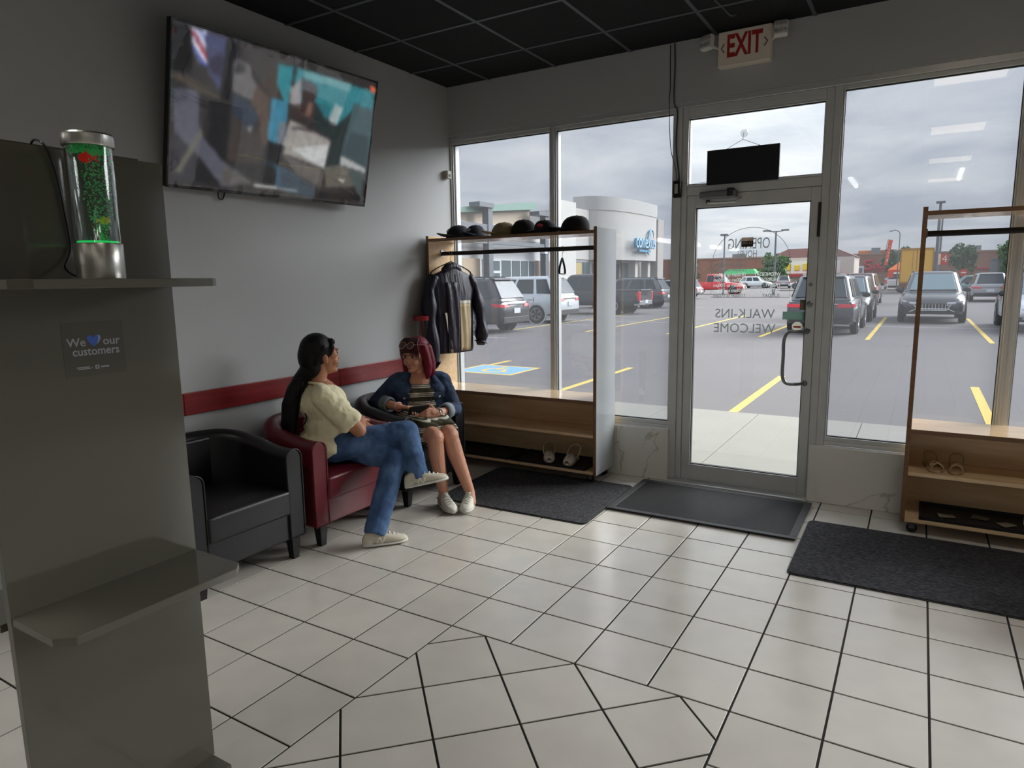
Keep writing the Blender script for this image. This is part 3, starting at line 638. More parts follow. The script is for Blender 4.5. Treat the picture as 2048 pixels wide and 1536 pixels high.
def bubble_lamp(x, y, z):
    t = thing('bubble_lamp', 'bubble tube lamp with silver ends, green bubbles and toy fish', 'lamp', (x, y, z))
    mbr = mat('brushed_silver', (190, 188, 180), .28, metal=.95, stretch=(40, 40, 1), bump=(6, .05)); C = (x, y, z)
    MB().lathe([(.0515, 0), (.0525, .003), (.0525, .082), (.051, .085)], 48, C).build('base', mbr, t, smooth=True, angle=.5)
    MB().lathe([(.054, .308), (.0555, .311), (.0555, .333), (.053, .337), (.002, .338)], 48, C).build('cap', mbr, t, smooth=True, angle=.5)
    mt = mat('clear_acrylic', (244, 250, 246), .02, trans=1.0, ior=1.45)
    MB().lathe([(.0495, .083), (.0495, .31), (.0465, .31), (.0465, .083)], 48, C, caps=False).build('tube', mt, t, smooth=True, angle=.5)
    mg = mat('green_glow_bubbles', (120, 176, 128), .25, emit=((60, 170, 90), .07)); b = MB(); R = random.Random(4)
    for i in range(620):
        h = R.random() ** 1.1; zz = .088 + h * .212; w = .010 + .024 * min(1, h * 2.2)
        a, r = R.uniform(0, 2 * pi), w * sqrt(R.random()); s = R.uniform(.0009, .0024)
        b.ell((x + .008 + r * cos(a), y + .010 + r * sin(a), z + zz), (s, s, s), nu=6, nv=4)
    for i in range(60):
        a, r = R.uniform(0, 2 * pi), .044 * sqrt(R.random()); s = R.uniform(.0008, .0018); b.ell((x + r * cos(a), y + r * sin(a), z + R.uniform(.09, .3)), (s, s, s), nu=6, nv=4)
    o = b.build('bubbles', mg, t, smooth=True); o['kind'] = 'stuff'
    foam = MB()
    for i in range(260):
        a, r = R.uniform(0, 2 * pi), .0455 * sqrt(R.random()); s = R.uniform(.0012, .0028); foam.ell((x + r * cos(a), y + r * sin(a), z + R.uniform(.293, .306)), (s, s, s), nu=6, nv=4)
    o = foam.build('foam', mg, t, smooth=True); o['kind'] = 'stuff'
    def fish(c, m, s, rz):
        T = TR(c, (0, 0, rz)); k = MB(T); k.ell((0, 0, 0), (.0125 * s, .0045 * s, .0095 * s)); k.prism([(-.010 * s, 0), (-.021 * s, .008 * s), (-.018 * s, 0), (-.021 * s, -.008 * s)], -.001, .001, TR((0, 0, 0), (pi / 2, 0, 0)))
        f = k.build('toy_fish', m, t, smooth=True, angle=.7); MB(T).prism([(-.004 * s, .008 * s), (.004 * s, .008 * s), (-.003 * s, .014 * s)], -.0008, .0008, TR((0, 0, 0), (pi / 2, 0, 0))).build('fin', m, f)
    # fish seen broadside from the camera
    fish((x + .018, y - .018, z + .280), mat('red_fish', (196, 50, 40), .4, emit=((190, 40, 30), .12)), 1.2, radians(240)); fish((x + .022, y + .008, z + .138), mat('yellow_fish', (176, 178, 50), .4, emit=((150, 160, 40), .12)), .9, radians(60))
    MB().lathe([(.044, .086), (.044, .09)], 24, C).build('light_disc', mat('green_led', (60, 200, 110), .4, emit=((30, 210, 100), .3)), t)
bubble_lamp(1.833, -3.955, 1.546)
# ================================================================ small things on the walls
m_wht = mat('white_plastic', (200, 198, 190), .45); m_beigep = mat('beige_plastic', (176, 170, 156), .5)
s = thing('motion_sensor', 'small beige sensor box high on the left wall by the window frame', 'sensor', (0, -.06, 2.42))
MB().box(0, -.085, 2.39, .045, -.03, 2.455).build('housing', m_beigep, s, bevel=.005); MB().box(.045, -.07, 2.405, .047, -.045, 2.425).build('lens', m_alu_d, s)
ex = thing('exit_sign', 'white exit sign with red letters and two emergency lamp heads', 'sign', (2.45, -.05, 2.9))
MB().box(2.285, -.08, 2.905, 2.617, -.005, 3.122).build('box', mat('exit_white', (186, 180, 168), .5, emit=((190, 170, 150), .02)), ex, bevel=.006)
mred = mat('exit_red', (168, 44, 40), .5); T = lambda x, z: Matrix(((1, 0, 0, x), (0, 0, -1, -.081), (0, 1, 0, z), (0, 0, 0, 1)))
text('lettering', 'EXIT', mred, .19, T(2.452, 3.02), ex, .0008, xs=.58, bold=.0055)
for a, b, cx in ((2.325, 2.306, 1), (2.578, 2.597, -1)): MB().tube([(a, -.081, 3.045), (b, -.081, 3.018), (a, -.081, 2.991)], .0035, 6).build('arrow', mat('arrow_brown', (60, 50, 46), .5), ex)
for x, rz in ((2.225, -.35), (2.683, .15)):
    h = MB(TR((x, -.12, 3.06), (-.15, 0, rz))).box(-.043, -.025, -.048, .043, .02, .048).build('lamp_head', mat('lamp_white', (205, 203, 196), .4), ex, bevel=.012, seg=3)
    for i in range(3):
        for j in range(2): MB(TR((x, -.12, 3.06), (-.15, 0, rz))).lathe([(.012, 0), (.012, .003), (.006, .005)], 12, M=TR((-.025 + .025 * i, -.025, -.022 + .044 * j), (pi / 2, 0, 0))).build('lens', mat('lens_grey', (168, 168, 166), .25), h)
    MB().tube([(x, -.10, 3.05), (2.285 if x < 2.4 else 2.617, -.05, 3.03)], .01, 8).build('arm', m_wht, ex)
os_ = thing('hanging_sign', 'black rectangular sign back hanging in the glass above the door', 'sign', (2.44, .03, 2.165))
MB().box(2.203, .025, 2.166, 2.682, .05, 2.398).build('panel', mat('navy_black', (26, 26, 34), .6), os_, bevel=.003)
MB().tube([(2.335, .035, 2.398), (2.437, .045, 2.452), (2.56, .035, 2.396)], .0016, 6).build('wire', m_alu_d, os_); MB().tube([(2.437, .045, 2.452), (2.437, .05, 2.475), (2.438, .06, 2.497)], .0018, 6).build('hook', m_alu_d, os_)
MB().lathe([(.006, 0), (.01, .012), (.024, .022), (.0265, .026)], 24, M=TR((2.438, .05, 2.497), (-pi / 2, 0, 0))).build('suction_cup', mat_glass('clear_rubber', (.86, .88, .88), .9), os_, smooth=True)
MB().tube(spline([(2.203, .035, 2.19), (2.16, .02, 2.185), (2.10, .015, 2.18), (2.05, .01, 2.19)], 5), .0015, 6).build('lead', m_blk, os_); MB().box(2.545, .02, 2.36, 2.55, .0255, 2.4).build('clip', m_alu_d, os_)
pw = thing('wall_switch', 'small black switch box with pale insert on the door post', 'switch', (2.0, .01, 2.1))
MB().box(1.978, -.022, 2.095, 2.03, .02, 2.21).build('plate', m_blkm, pw, bevel=.003); MB().box(1.992, -.03, 2.12, 2.016, -.022, 2.185).build('insert', mat('pale_insert', (170, 170, 160), .5), pw, bevel=.002)
tag(MB().tube(spline([(1.935, -.006, 3.13), (1.937, -.006, 3.0), (1.94, -.006, 2.85), (1.935, -.006, 2.75), (1.95, -.006, 2.45), (1.985, .008, 2.3), (2.0, .0, 2.215)], 5), .0025, 6).build('thin_cable', m_blk, smooth=True), 'thin black cable running down the header to the switch box', 'cable')
tag(MB().tube(spline([(1.967, -.01, 3.135), (1.972, -.01, 2.98), (1.968, -.01, 2.8), (1.975, .0, 2.72), (1.99, .012, 2.68), (1.985, .012, 2.45), (2.01, .016, 2.24), (2.012, -.004, 2.215)], 5), .005, 8).build('cable_conduit', mat('grey_cable', (62, 66, 74), .6), smooth=True), 'thicker grey cable beside the thin black one above the door post', 'cable')
tag(MB().tube(spline([(2.39, -.62, 3.136), (2.42, -.55, 3.11), (2.45, -.45, 3.085), (2.47, -.4, 3.10)], 5), .004, 6).build('dangling_wire', mat('grey_cable2', (90, 92, 96), .6), smooth=True), 'short loose wire dangling from the black ceiling near the exit sign', 'wire')
dp = thing('cup_dispenser', 'clear dispenser with red lid on the left wall behind the jacket', 'dispenser', (.06, -.53, 1.08))
MB().lathe([(.062, .0), (.066, .16), (.063, .16), (.058, .004)], 28, (.075, -.535, 1.06), caps=False).build('cup', mat_glass('clear_plastic', (.9, .9, .9), 1.0), dp, smooth=True, angle=.5)
MB().lathe([(.069, .155), (.07, .16), (.07, .188), (.066, .192), (.01, .193)], 28, (.075, -.535, 1.06)).build('lid', mat('red_lid', (158, 34, 46), .35), dp, smooth=True, angle=.5)
MB().lathe([(.012, .004), (.012, .158)], 12, (.075, -.535, 1.06)).build('stem', mat('red_stem', (140, 40, 46), .4), dp); MB().box(0, -.56, 1.06, .02, -.51, 1.24).build('bracket', m_wht, dp)
# light bars: first on the left wall inferred, the others added for fill light
m_van = mat('vanity_and_fill_lamp', (255, 250, 240), .5, emit=((255, 251, 248), 2.6))
def vanity(x, y, s, lab):
    t = thing('vanity_and_fill_light', lab, 'light', (x, y, 2.06), 0, 'light bars over the barber mirrors')
    MB().box(min(x, x + s * .05), y - .36, 2.06, max(x, x + s * .05), y + .36, 2.14).build('back_plate', m_alu_l, t, bevel=.004)
    MB().tube([(x + s * .08, y - .33, 2.10), (x + s * .08, y + .33, 2.10)], .035, 14).build('diffuser', m_van, t, smooth=True, angle=.6)
for i, y in enumerate((-5.45, -6.95, -8.45, -9.95)):
    vanity(0.0, y, 1, ['first', 'second', 'third', 'fourth'][i] + ' light bar from the entrance along the left wall'); vanity(RX, y, -1, ['first', 'second', 'third', 'fourth'][i] + ' added fill light bar from the entrance along the right wall')
for i in range(5):  # unseen tube lights, added behind the camera for frontal fill
    x = .95 + 1.5 * i; t = thing('fill_tube_light', ['first', 'second', 'third', 'fourth', 'fifth'][i] + ' added fill tube light from the left at the back of the shop', 'light', (x, -8, H))
    MB().box(x - .09, -8.6, H - .05, x + .09, -7.4, H - .002).build('housing', m_alu_l, t); MB().tube([(x, -8.58, H - .075), (x, -7.42, H - .075)], .035, 12).build('tube', m_van, t, smooth=True, angle=.6)
# ================================================================ mats
def mat_carpet():
    m = mat('charcoal_carpet', (40, 40, 43), .95, bump=(220, .8, .006)); N = m.node_tree.nodes; L = m.node_tree.links; b = N['Principled BSDF']
    tc = N.new('ShaderNodeTexCoord'); mp = N.new('ShaderNodeMapping'); mp.inputs['Scale'].default_value = (1, 2.6, 1); L.new(tc.outputs['Object'], mp.inputs[0])
    n = N.new('ShaderNodeTexNoise'); n.inputs['Scale'].default_value = 55; n.inputs['Detail'].default_value = 6; L.new(mp.outputs[0], n.inputs['Vector'])
    r = N.new('ShaderNodeValToRGB'); r.color_ramp.elements[0].position = .38; r.color_ramp.elements[0].color = lin((24, 24, 27)); r.color_ramp.elements[1].position = .68; r.color_ramp.elements[1].color = lin((74, 74, 78))
    L.new(n.outputs[0], r.inputs[0]); L.new(r.outputs[0], b.inputs['Base Color']); return m
m_carpet = mat_carpet(); m_rub = mat('grey_rubber_edge', (52, 53, 54), .55)
def rrect(w, h, r, n=4):
    P = []
    for cx, cy, a0 in ((w / 2 - r, h / 2 - r, 0), (-w / 2 + r, h / 2 - r, pi / 2), (-w / 2 + r, -h / 2 + r, pi), (w / 2 - r, -h / 2 + r, 1.5 * pi)):
        for i in range(n + 1): P.append((cx + r * cos(a0 + pi / 2 * i / n), cy + r * sin(a0 + pi / 2 * i / n)))
    return P
def carpet_mat(cx, cy, w, h, rz, lab):
    t = thing('floor_mat', lab, 'floor mat', (cx, cy, 0), rz)
    MB().prism(rrect(w, h, .04), .0005, .005).build('backing', m_rub, t, world=False); MB().prism(rrect(w - .012, h - .012, .035), .005, .010).build('carpet', m_carpet, t, world=False, bevel=.002)
carpet_mat(1.245, -.745, 1.16, .90, radians(1.2), 'charcoal carpet mat in front of the rack with the caps')
carpet_mat(3.645, -.865, 1.22, .885, radians(.3), 'charcoal carpet mat in front of the rack with the sandals')
def rubber_mat():
    t = thing('rubber_mat', 'black ribbed rubber mat with grey border at the glass door', 'floor mat', (2.42, -.468, 0), radians(.4))
    w, h = 1.185, .735
    k = MB()
    for a in ((-w / 2, -h / 2, w / 2, -h / 2 + .045), (-w / 2, h / 2 - .045, w / 2, h / 2), (-w / 2, -h / 2 + .045, -w / 2 + .045, h / 2 - .045), (w / 2 - .045, -h / 2 + .045, w / 2, h / 2 - .045)): k.box(a[0], a[1], .0105, a[2], a[3], .0165)
    k.build('border', m_rub, t, world=False, bevel=.002); MB().box(-w / 2 + .045, -h / 2 + .045, .0105, w / 2 - .045, h / 2 - .045, .0128).build('base_sheet', m_blkm, t, world=False)
    r = MB(); n = 150
    for i in range(n):
        x = -w / 2 + .05 + (w - .1) * i / (n - 1); r.box(x - .0017, -h / 2 + .047, .0125, x + .0017, h / 2 - .047, .0165)
    r.build('ribs', mat('black_rubber', (30, 30, 32), .5), t, world=False)['kind'] = 'stuff'
rubber_mat()
# ================================================================ shoe and coat racks
m_gl = mat('glossy_pale_laminate', (178, 182, 184), .08, spec=.6)
m_tray = mat('black_boot_tray', (20, 20, 22), .5)
m_edge = mat_wood('brown_edge_band', (112, 82, 56), (126, 94, 66), .4)
m_gl2 = mat('laminate_dark_reflection', (58, 54, 48), .12, spec=.6)  # reflection of the dark interior painted into this rack side's base colour
def rack(x0, x1, lab, tidy):
    t = thing('coat_rack', lab, 'rack', ((x0 + x1) / 2, -.21, 0)); y0, y1 = -.39, -.035
    MB().box(x0, y0, .07, x0 + .02, y1, 1.895).build('side_panel', m_maple, t, bevel=.001); MB().box(x1 - .02, y0, .07, x1, y1, 1.895).build('side_panel', m_maple, t, bevel=.001)
    MB().box(x0 - .004, y0 + .002, .072, x0, y1, 1.893).build('side_facing', m_gl2 if tidy == 2 else m_gl, t); MB().box(x1, y0 + .002, .072, x1 + .004, y1, 1.893).build('side_facing', m_gl, t)
    a, b = x0 + .02, x1 - .02
    for e in ((x0 - .004, .072, x0 + .02, 1.896), (x1 - .02, .072, x1 + .004, 1.896), (a, 1.849, b, 1.873), (a, .611, b, .637)): MB().box(e[0], y0 - .0025, e[1], e[2], y0, e[3]).build('edge_band', m_edge, t)
    MB().box(a, y0, 1.85, b, y1, 1.872).build('top_shelf', m_maple, t, bevel=.001)
    rod = MB().tube([(a, -.21, 1.757), (b, -.21, 1.757)], .0095, 16, flat=1.75, up=(0, 0, 1)).build('rod', mat('black_rod', (34, 35, 36), .35, metal=.4), t, smooth=True, angle=.7)
    for x in (a, b - .006): MB().box(x, -.23, 1.735, x + .006, -.19, 1.785).build('rod_socket', m_steel, rod)
    MB().box(a, y0, .612, b, y1, .636).build('bench', m_maple, t, bevel=.001); MB().box(a, y0 + .004, .358, b, y1, .380).build('shelf', m_maple, t, bevel=.001)
    MB().box(a, y0 + .004, .075, b, y1, .095).build('bottom_shelf', m_maple, t, bevel=.001); MB().box(a, y1 - .012, .095, b, y1, .612).build('back_panel', m_maple, t)
    for x in (x0 + .06, x1 - .06):
        for y in (y0 + .05, y1 - .06):
            c = MB().lathe([(.026, -.011), (.0295, -.008), (.0295, .008), (.026, .011)], 18, M=TR((x, y, .0295), (pi / 2, 0, 0))).build('caster', m_blk, t, smooth=True, angle=.5)
            k = MB(); k.box(x - .016, y - .017, .03, x + .016, y - .013, .072); k.box(x - .016, y + .013, .03, x + .016, y + .017, .072); k.box(x - .02, y - .02, .066, x + .02, y + .02, .0755); k.build('fork', m_steel, c)
    return t
rack(.034, 1.552, 'maple laminate coat rack with caps on its top shelf and glossy grey side', 1)
rack(3.528, 5.045, 'maple laminate coat rack at the far right holding sandals', 2)
def tray(x0, x1, lab):
    t = thing('boot_tray', lab, 'tray', ((x0 + x1) / 2, -.22, .095)); z = .0953; y0, y1 = -.375, -.055
    MB().box(x0 + .006, y0 + .006, z, x1 - .006, y1 - .006, z + .004).build('base', m_tray, t)
    k = MB(); k.box(x0, y0, z, x1, y0 + .008, z + .022); k.box(x0, y1 - .008, z, x1, y1, z + .022); k.box(x0, y0, z, x0 + .008, y1, z + .022); k.box(x1 - .008, y0, z, x1, y1, z + .022); k.build('rim', m_tray, t, bevel=.002)
tray(.10, .78, 'black boot tray on the bottom shelf behind the person in the denim jacket'); tray(.80, 1.46, 'black boot tray on the bottom shelf under the white clogs'); tray(3.62, 4.3, 'black boot tray with paper scraps on the bottom shelf below the sandals')
for i, (x, y, a) in enumerate(((3.76, -.25, .3), (3.93, -.2, -.2), (4.05, -.26, .8))):
    tag(MB(TR((x, y, .1015), (0, 0, a))).add([(-.045, -.03, 0), (.04, -.035, .004), (.045, .03, .001), (-.04, .03, .006), (-.045, -.03, .001), (.04, -.035, .005), (.045, .03, .002), (-.04, .03, .007)], [(3, 2, 1, 0), (4, 5, 6, 7), (0, 1, 5, 4), (1, 2, 6, 5), (2, 3, 7, 6), (3, 0, 4, 7)]).build('paper_scrap', mat('dull_paper', (128, 120, 104), .8)), ['brown paper scrap nearest the side of the tray below the sandals', 'middle brown paper scrap in the tray below the sandals', 'paper scrap furthest from the side panel in that tray'][i], 'paper', 'paper scraps in the tray')
# white clogs
m_clog = mat('cream_foam', (206, 200, 184), .55)
def clog(x, y, rz, lab):
    z = .0995; t = thing('clog', lab, 'shoe', (x, y, z), rz, 'white clogs on the bottom shelf'); R = []
    for i, (s, w, h) in enumerate(((-.125, .030, .022), (-.11, .038, .028), (-.05, .037, .03), (.0, .042, .034), (.06, .048, .032), (.10, .040, .03), (.125, .018, .026))): R.append([(s, w * cos(a), h / 2 + h / 2 * sin(a)) for a in [2 * pi * j / 14 for j in range(14)]])
    MB().rings(R).build('sole', m_clog, t, smooth=True, world=False, sub=1)
    k = MB(); R = []
    for s, w, h in ((-.01, .040, .062), (.02, .043, .066), (.05, .046, .058), (.085, .044, .048), (.112, .034, .038), (.124, .018, .03)):
        o = [(s, w * cos(a), .02 + h * max(0, sin(a)) ** .7) for a in [pi * j / 12 for j in range(13)]]; R.append(o)
    k.rings(R, closed=False, caps=False); u = k.build('upper', m_clog, t, smooth=True, world=False); q = u.modifiers.new('thickness', 'SOLIDIFY'); q.thickness = .006
    for i in range(3):
        for j in (-1, 0, 1): MB().ell((.04 + .028 * i, .018 * j, .081 - .008 * i - .008 * abs(j)), (.006, .005, .003), nu=8, nv=4).build('hole', mat('clog_hole', (60, 58, 54), .8), u, world=False)
    MB().tube([(0, .041, .05), (-.05, .05, .075), (-.10, .043, .105), (-.125, .02, .118), (-.13, 0, .12), (-.125, -.02, .118), (-.10, -.043, .105), (-.05, -.05, .075), (0, -.041, .05)], .006, 8, flat=1.7).build('heel_strap', m_clog, t, smooth=True, world=False)
clog(1.075, -.225, radians(-62), 'white clog standing nearer the middle of the rack'); clog(1.28, -.235, radians(-82), 'white clog standing nearer the right side of the rack')
# woven sandals
m_sand = mat('tan_leather', (168, 142, 108), .6)
def sandal(x, y, rz, lab):
    z = .3805; t = thing('sandal', lab, 'sandal', (x, y, z), rz, 'woven sandals on the middle shelf')
    P = [(-.12, -.022), (-.10, -.032), (-.03, -.03), (.04, -.042), (.09, -.038), (.118, -.015), (.118, .012), (.09, .032), (.04, .036), (-.03, .028), (-.10, .03), (-.12, .02)]
    MB().prism(P, 0, .016).build('sole', m_sand, t, world=False, bevel=.003); k = 0
    for s in (-.01, .03, .07):
        for d in (1, -1):
            MB().tube([(s, -.036 * d, .012), (s + .012, -.026 * d, .045), (s + .02, 0, .056), (s + .032, .026 * d, .042), (s + .042, .034 * d, .012)], .0035, 6).build('strap', m_sand, t, smooth=True, world=False)
    MB().tube([(-.02, -.034, .012), (-.07, -.036, .06), (-.112, -.02, .075), (-.118, 0, .077), (-.112, .02, .075), (-.07, .034, .06), (-.02, .032, .012)], .0035, 6).build('heel_strap', m_sand, t, smooth=True, world=False)
sandal(3.672, -.235, radians(-78), 'tan woven sandal nearer the side panel of the rack'); sandal(3.79, -.225, radians(-92), 'tan woven sandal farther from the side panel of the rack')
# caps
def cap(x, y, z, rz, col, lab, brimcol=None, sc=1.0, logo=None, under=None, tilt=0.0):
    t = thing('baseball_cap', lab, 'cap', (x, y, z), rz, 'caps along the top shelf'); m = mat('cap_%d_%d_%d' % col, col, .85, bump=(150, .3, .003)); bc = brimcol or col; m2 = mat('cap_%d_%d_%d' % bc, bc, .85, bump=(150, .3, .003))
    k = MB(); n = 24; R = []
    for j in range(9):
        a = pi / 2 * j / 8.4; rr = cos(a) ** .75
        R.append([(.098 * sc * rr * cos(2 * pi * i / n) - .012 * sc * sin(a), .078 * sc * rr * sin(2 * pi * i / n), (.102 * sin(a) ** .92 + .004 + .003 * abs(cos(3 * 2 * pi * i / n)) * sin(2 * a)) * sc) for i in range(n)])
    k.rings(R); k.build('crown', m, t, smooth=True, world=False)
    MB().ell((-.012 * sc, 0, .106 * sc), (.008, .008, .005), nu=10, nv=6).build('button', m2, t, world=False)
    b = MB(); top = []; bot = []
    for j in range(6):
        s = j / 5; row = []
        for i in range(13):
            a = -1.12 + 2.24 * i / 12; r0x, r0y = .094 * sc * cos(a), .076 * sc * sin(a)
            L = .082 * sc * (cos(a * .9) ** .8) * s; yy = r0y * (1 + .06 * s); xx = r0x + L
            row.append((xx, yy, (.034 + .010 * s - (abs(yy) / .076 / sc) ** 2 * .022 * (.8 + .45 * s)) * sc))
        top.append(row); bot.append([(p[0], p[1], p[2] - .003) for p in row])
    nn = 13; vs = [p for r in top for p in r] + [p for r in bot for p in r]; o = len(top) * nn; fs = []
    for j in range(5):
        for i in range(12): q = (j * nn + i, j * nn + i + 1, (j + 1) * nn + i + 1, (j + 1) * nn + i); fs.append(q); fs.append(tuple(o + e for e in reversed(q)))
    edge = [(0, i) for i in range(nn)] + [(j, nn - 1) for j in range(1, 6)] + [(5, i) for i in range(nn - 2, -1, -1)] + [(j, 0) for j in range(4, 0, -1)]
    ids = [j * nn + i for j, i in edge]
    for a_, b_ in zip(ids, ids[1:] + ids[:1]): fs.append((a_, b_, o + b_, o + a_))
    b.add(vs, fs); b.build('brim', m2, t, smooth=True, angle=.8, world=False)
    if logo: MB().ell((.082 * sc, 0, .062 * sc), (.006, .028, .018), (0, -.5, 0), nu=12, nv=6).build('emblem', mat('emblem_%d' % logo[0], logo, .7), t, world=False)
    return t
ZS = 1.8725
cap(.25, -.25, ZS, radians(232), (26, 26, 29), 'dark cap at the end of the row next to the left wall', logo=(150, 150, 155))
cap(.435, -.27, ZS, radians(-100), (40, 44, 56), 'flat navy cap with blue edged brim, second from the left wall', brimcol=(52, 62, 84), sc=.92, logo=(150, 140, 148))
cap(.69, -.25, ZS, radians(222), (150, 138, 102), 'khaki tan cap in the row on the top shelf', brimcol=(156, 142, 104))
cap(.87, -.22, ZS, radians(-8), (17, 17, 21), 'tall black cap between the khaki one and the red logo one', sc=1.12)
cap(1.085, -.27, ZS, radians(20), (30, 28, 31), 'dark cap with a red emblem by the window post', sc=.95, logo=None)
MB().ell((1.07, -.338, ZS + .055), (.026, .012, .017), (.5, 0, -.3), nu=12, nv=6).build('emblem', mat('emblem_red', (168, 36, 56), .7), bpy.data.objects['baseball_cap.004'])
cap(1.315, -.25, ZS, radians(208), (15, 15, 19), 'large black cap apart from the others near the right end of the shelf', sc=1.12)
# hangers and jacket
def hanger(x, y, z, rz, lab):
    t = thing('coat_hanger', lab, 'hanger', (x, y, z), rz); m = mat('black_velvet', (14, 14, 16), .9)
    MB().tube(spline([(0, 0, -.07), (0, 0, -.035), (.012, 0, -.018), (.018, 0, .0), (.012, 0, .014), (0, 0, .0185), (-.012, 0, .013), (-.018, 0, -.002)], 5), .0018, 8).build('hook', m_steel, t, smooth=True, world=False)
    MB().tube(spline([(0, 0, -.068), (0, .05, -.085), (0, .13, -.115), (0, .2, -.15), (0, .212, -.175), (0, .20, -.185), (0, .1, -.187), (0, -.1, -.187), (0, -.20, -.185), (0, -.212, -.175), (0, -.2, -.15), (0, -.13, -.115), (0, -.05, -.085)], 3), .008, 8, flat=.55, loop=True).build('frame', m, t, smooth=True, world=False); return t
JX, JY, JA = .155, -.225, radians(-16)
hanger(JX, JY, 1.757, JA, 'black velvet hanger carrying the dark jacket'); hanger(1.19, -.21, 1.757, radians(21), 'empty black velvet hanger on the rack rod')
def jacket():
    t = thing('jacket', 'dark navy windbreaker with tan panel hanging on the rack', 'jacket', (JX, JY, .90), JA); z0 = -.85 + 1.57 - 0.0
    m = mat('navy_nylon', (31, 28, 45), .5, bump=(9, .5, .03), stretch=(1, 3, .6)); tan = mat('tan_lining', (170, 152, 118), .7, bump=(14, .4, .02), stretch=(1, 3, .5)); wh = mat('pale_piping', (196, 190, 178), .6)
    prof = [(.735, .05, .045), (.715, .10, .052), (.69, .17, .055), (.655, .212, .06), (.56, .225, .078), (.44, .215, .085), (.3, .213, .088), (.16, .215, .086), (.06, .21, .082), (.03, .2, .078)]
    k = MB(); R = []; n = 40
    for z, hw, hd in prof:
        ring = []
        for i in range(n):
            a = 2 * pi * i / n; f = 1 + .06 * sin(a * 7 + z * 9) * (1 if z < .6 else .2)
            ring.append((hd * f * cos(a), hw * sin(a) * (1 + .02 * sin(z * 25)), z))
        R.append(ring)
    k.rings(R); k.build('body', m, t, smooth=True, world=False)
    for s, zb, dx in ((-1, -.045, .03), (1, .10, .035)):
        pts = [(0, s * .185, .665), (.015, s * .235, .58), (.03, s * .262, .42), (dx + .02, s * .27, .25), (dx + .03, s * .262, zb + .03), (dx + .03, s * .255, zb)]
        a = MB().tube(spline(pts, 5), [.05 + .012 * sin(i * .8) * (i > 3) + .012 * smoothstep(2, 14, i) for i in range(26)][:5 * 5 + 1], 18, flat=.8).build('sleeve', m, t, smooth=True, world=False)
        MB().tube([(dx + .03, s * .255, zb + .005), (dx + .03, s * .253, zb - .025)], [.047, .036], 18, flat=.8).build('cuff', mat('striped_cuff', (92, 84, 76), .8, stretch=(60, 60, 1), var=(1, .6)), a, smooth=True, world=False)
    c = MB(); c.tube([(-.01, -.08, .69), (.015, -.06, .735), (.01, 0, .755), (.015, .06, .735), (-.01, .08, .69)], .042, 12, flat=.9); c.build('collar', m, t, smooth=True, world=False, sub=1)
    def patch(name, y0, y1, z0, z1, mm, off=.006, skew=0):
        P = MB(); nu, nv = 8, 14; vs = []
        for j in range(nv + 1):
            for i in range(nu + 1):
                z = z0 + (z1 - z0) * j / nv; y = y0 + (y1 - y0) * i / nu + skew * (1 - j / nv)
                hw, hd = .2, .08
                for (za, wa, da), (zb, wb, db) in zip(prof[:-1], prof[1:]):
                    if zb <= z <= za: q = (za - z) / (za - zb); hw = wa + (wb - wa) * q; hd = da + (db - da) * q
                x = hd * sqrt(max(.02, 1 - (y / hw) ** 2)) * 1.05 + off + .005 * sin(y * 90 + z * 6); vs.append((x, y, z))
        P.add(vs, [(j * (nu + 1) + i, j * (nu + 1) + i + 1, (j + 1) * (nu + 1) + i + 1, (j + 1) * (nu + 1) + i) for j in range(nv) for i in range(nu)])
        o = P.build(name, mm, t, smooth=True, world=False); q = o.modifiers.new('thickness', 'SOLIDIFY'); q.thickness = .004
    patch('tan_panel', .01, .135, .045, .44, tan, .004); patch('white_band', .008, .138, .44, .466, wh, .005); patch('piping', -.135, -.115, .0 + .03, .37, wh, .006, .05); patch('front_flap', -.11, .0, .03, .62, m, .006)
    MB().tube([(.075, .0, .04), (.095, .0, .3), (.085, 0, .52), (.06, 0, .68)], .0025, 6).build('zipper', m_steel, t, world=False); MB().box(.06, -.02, .60, .068, .012, .612).build('neck_label', wh, t, world=False)
jacket()
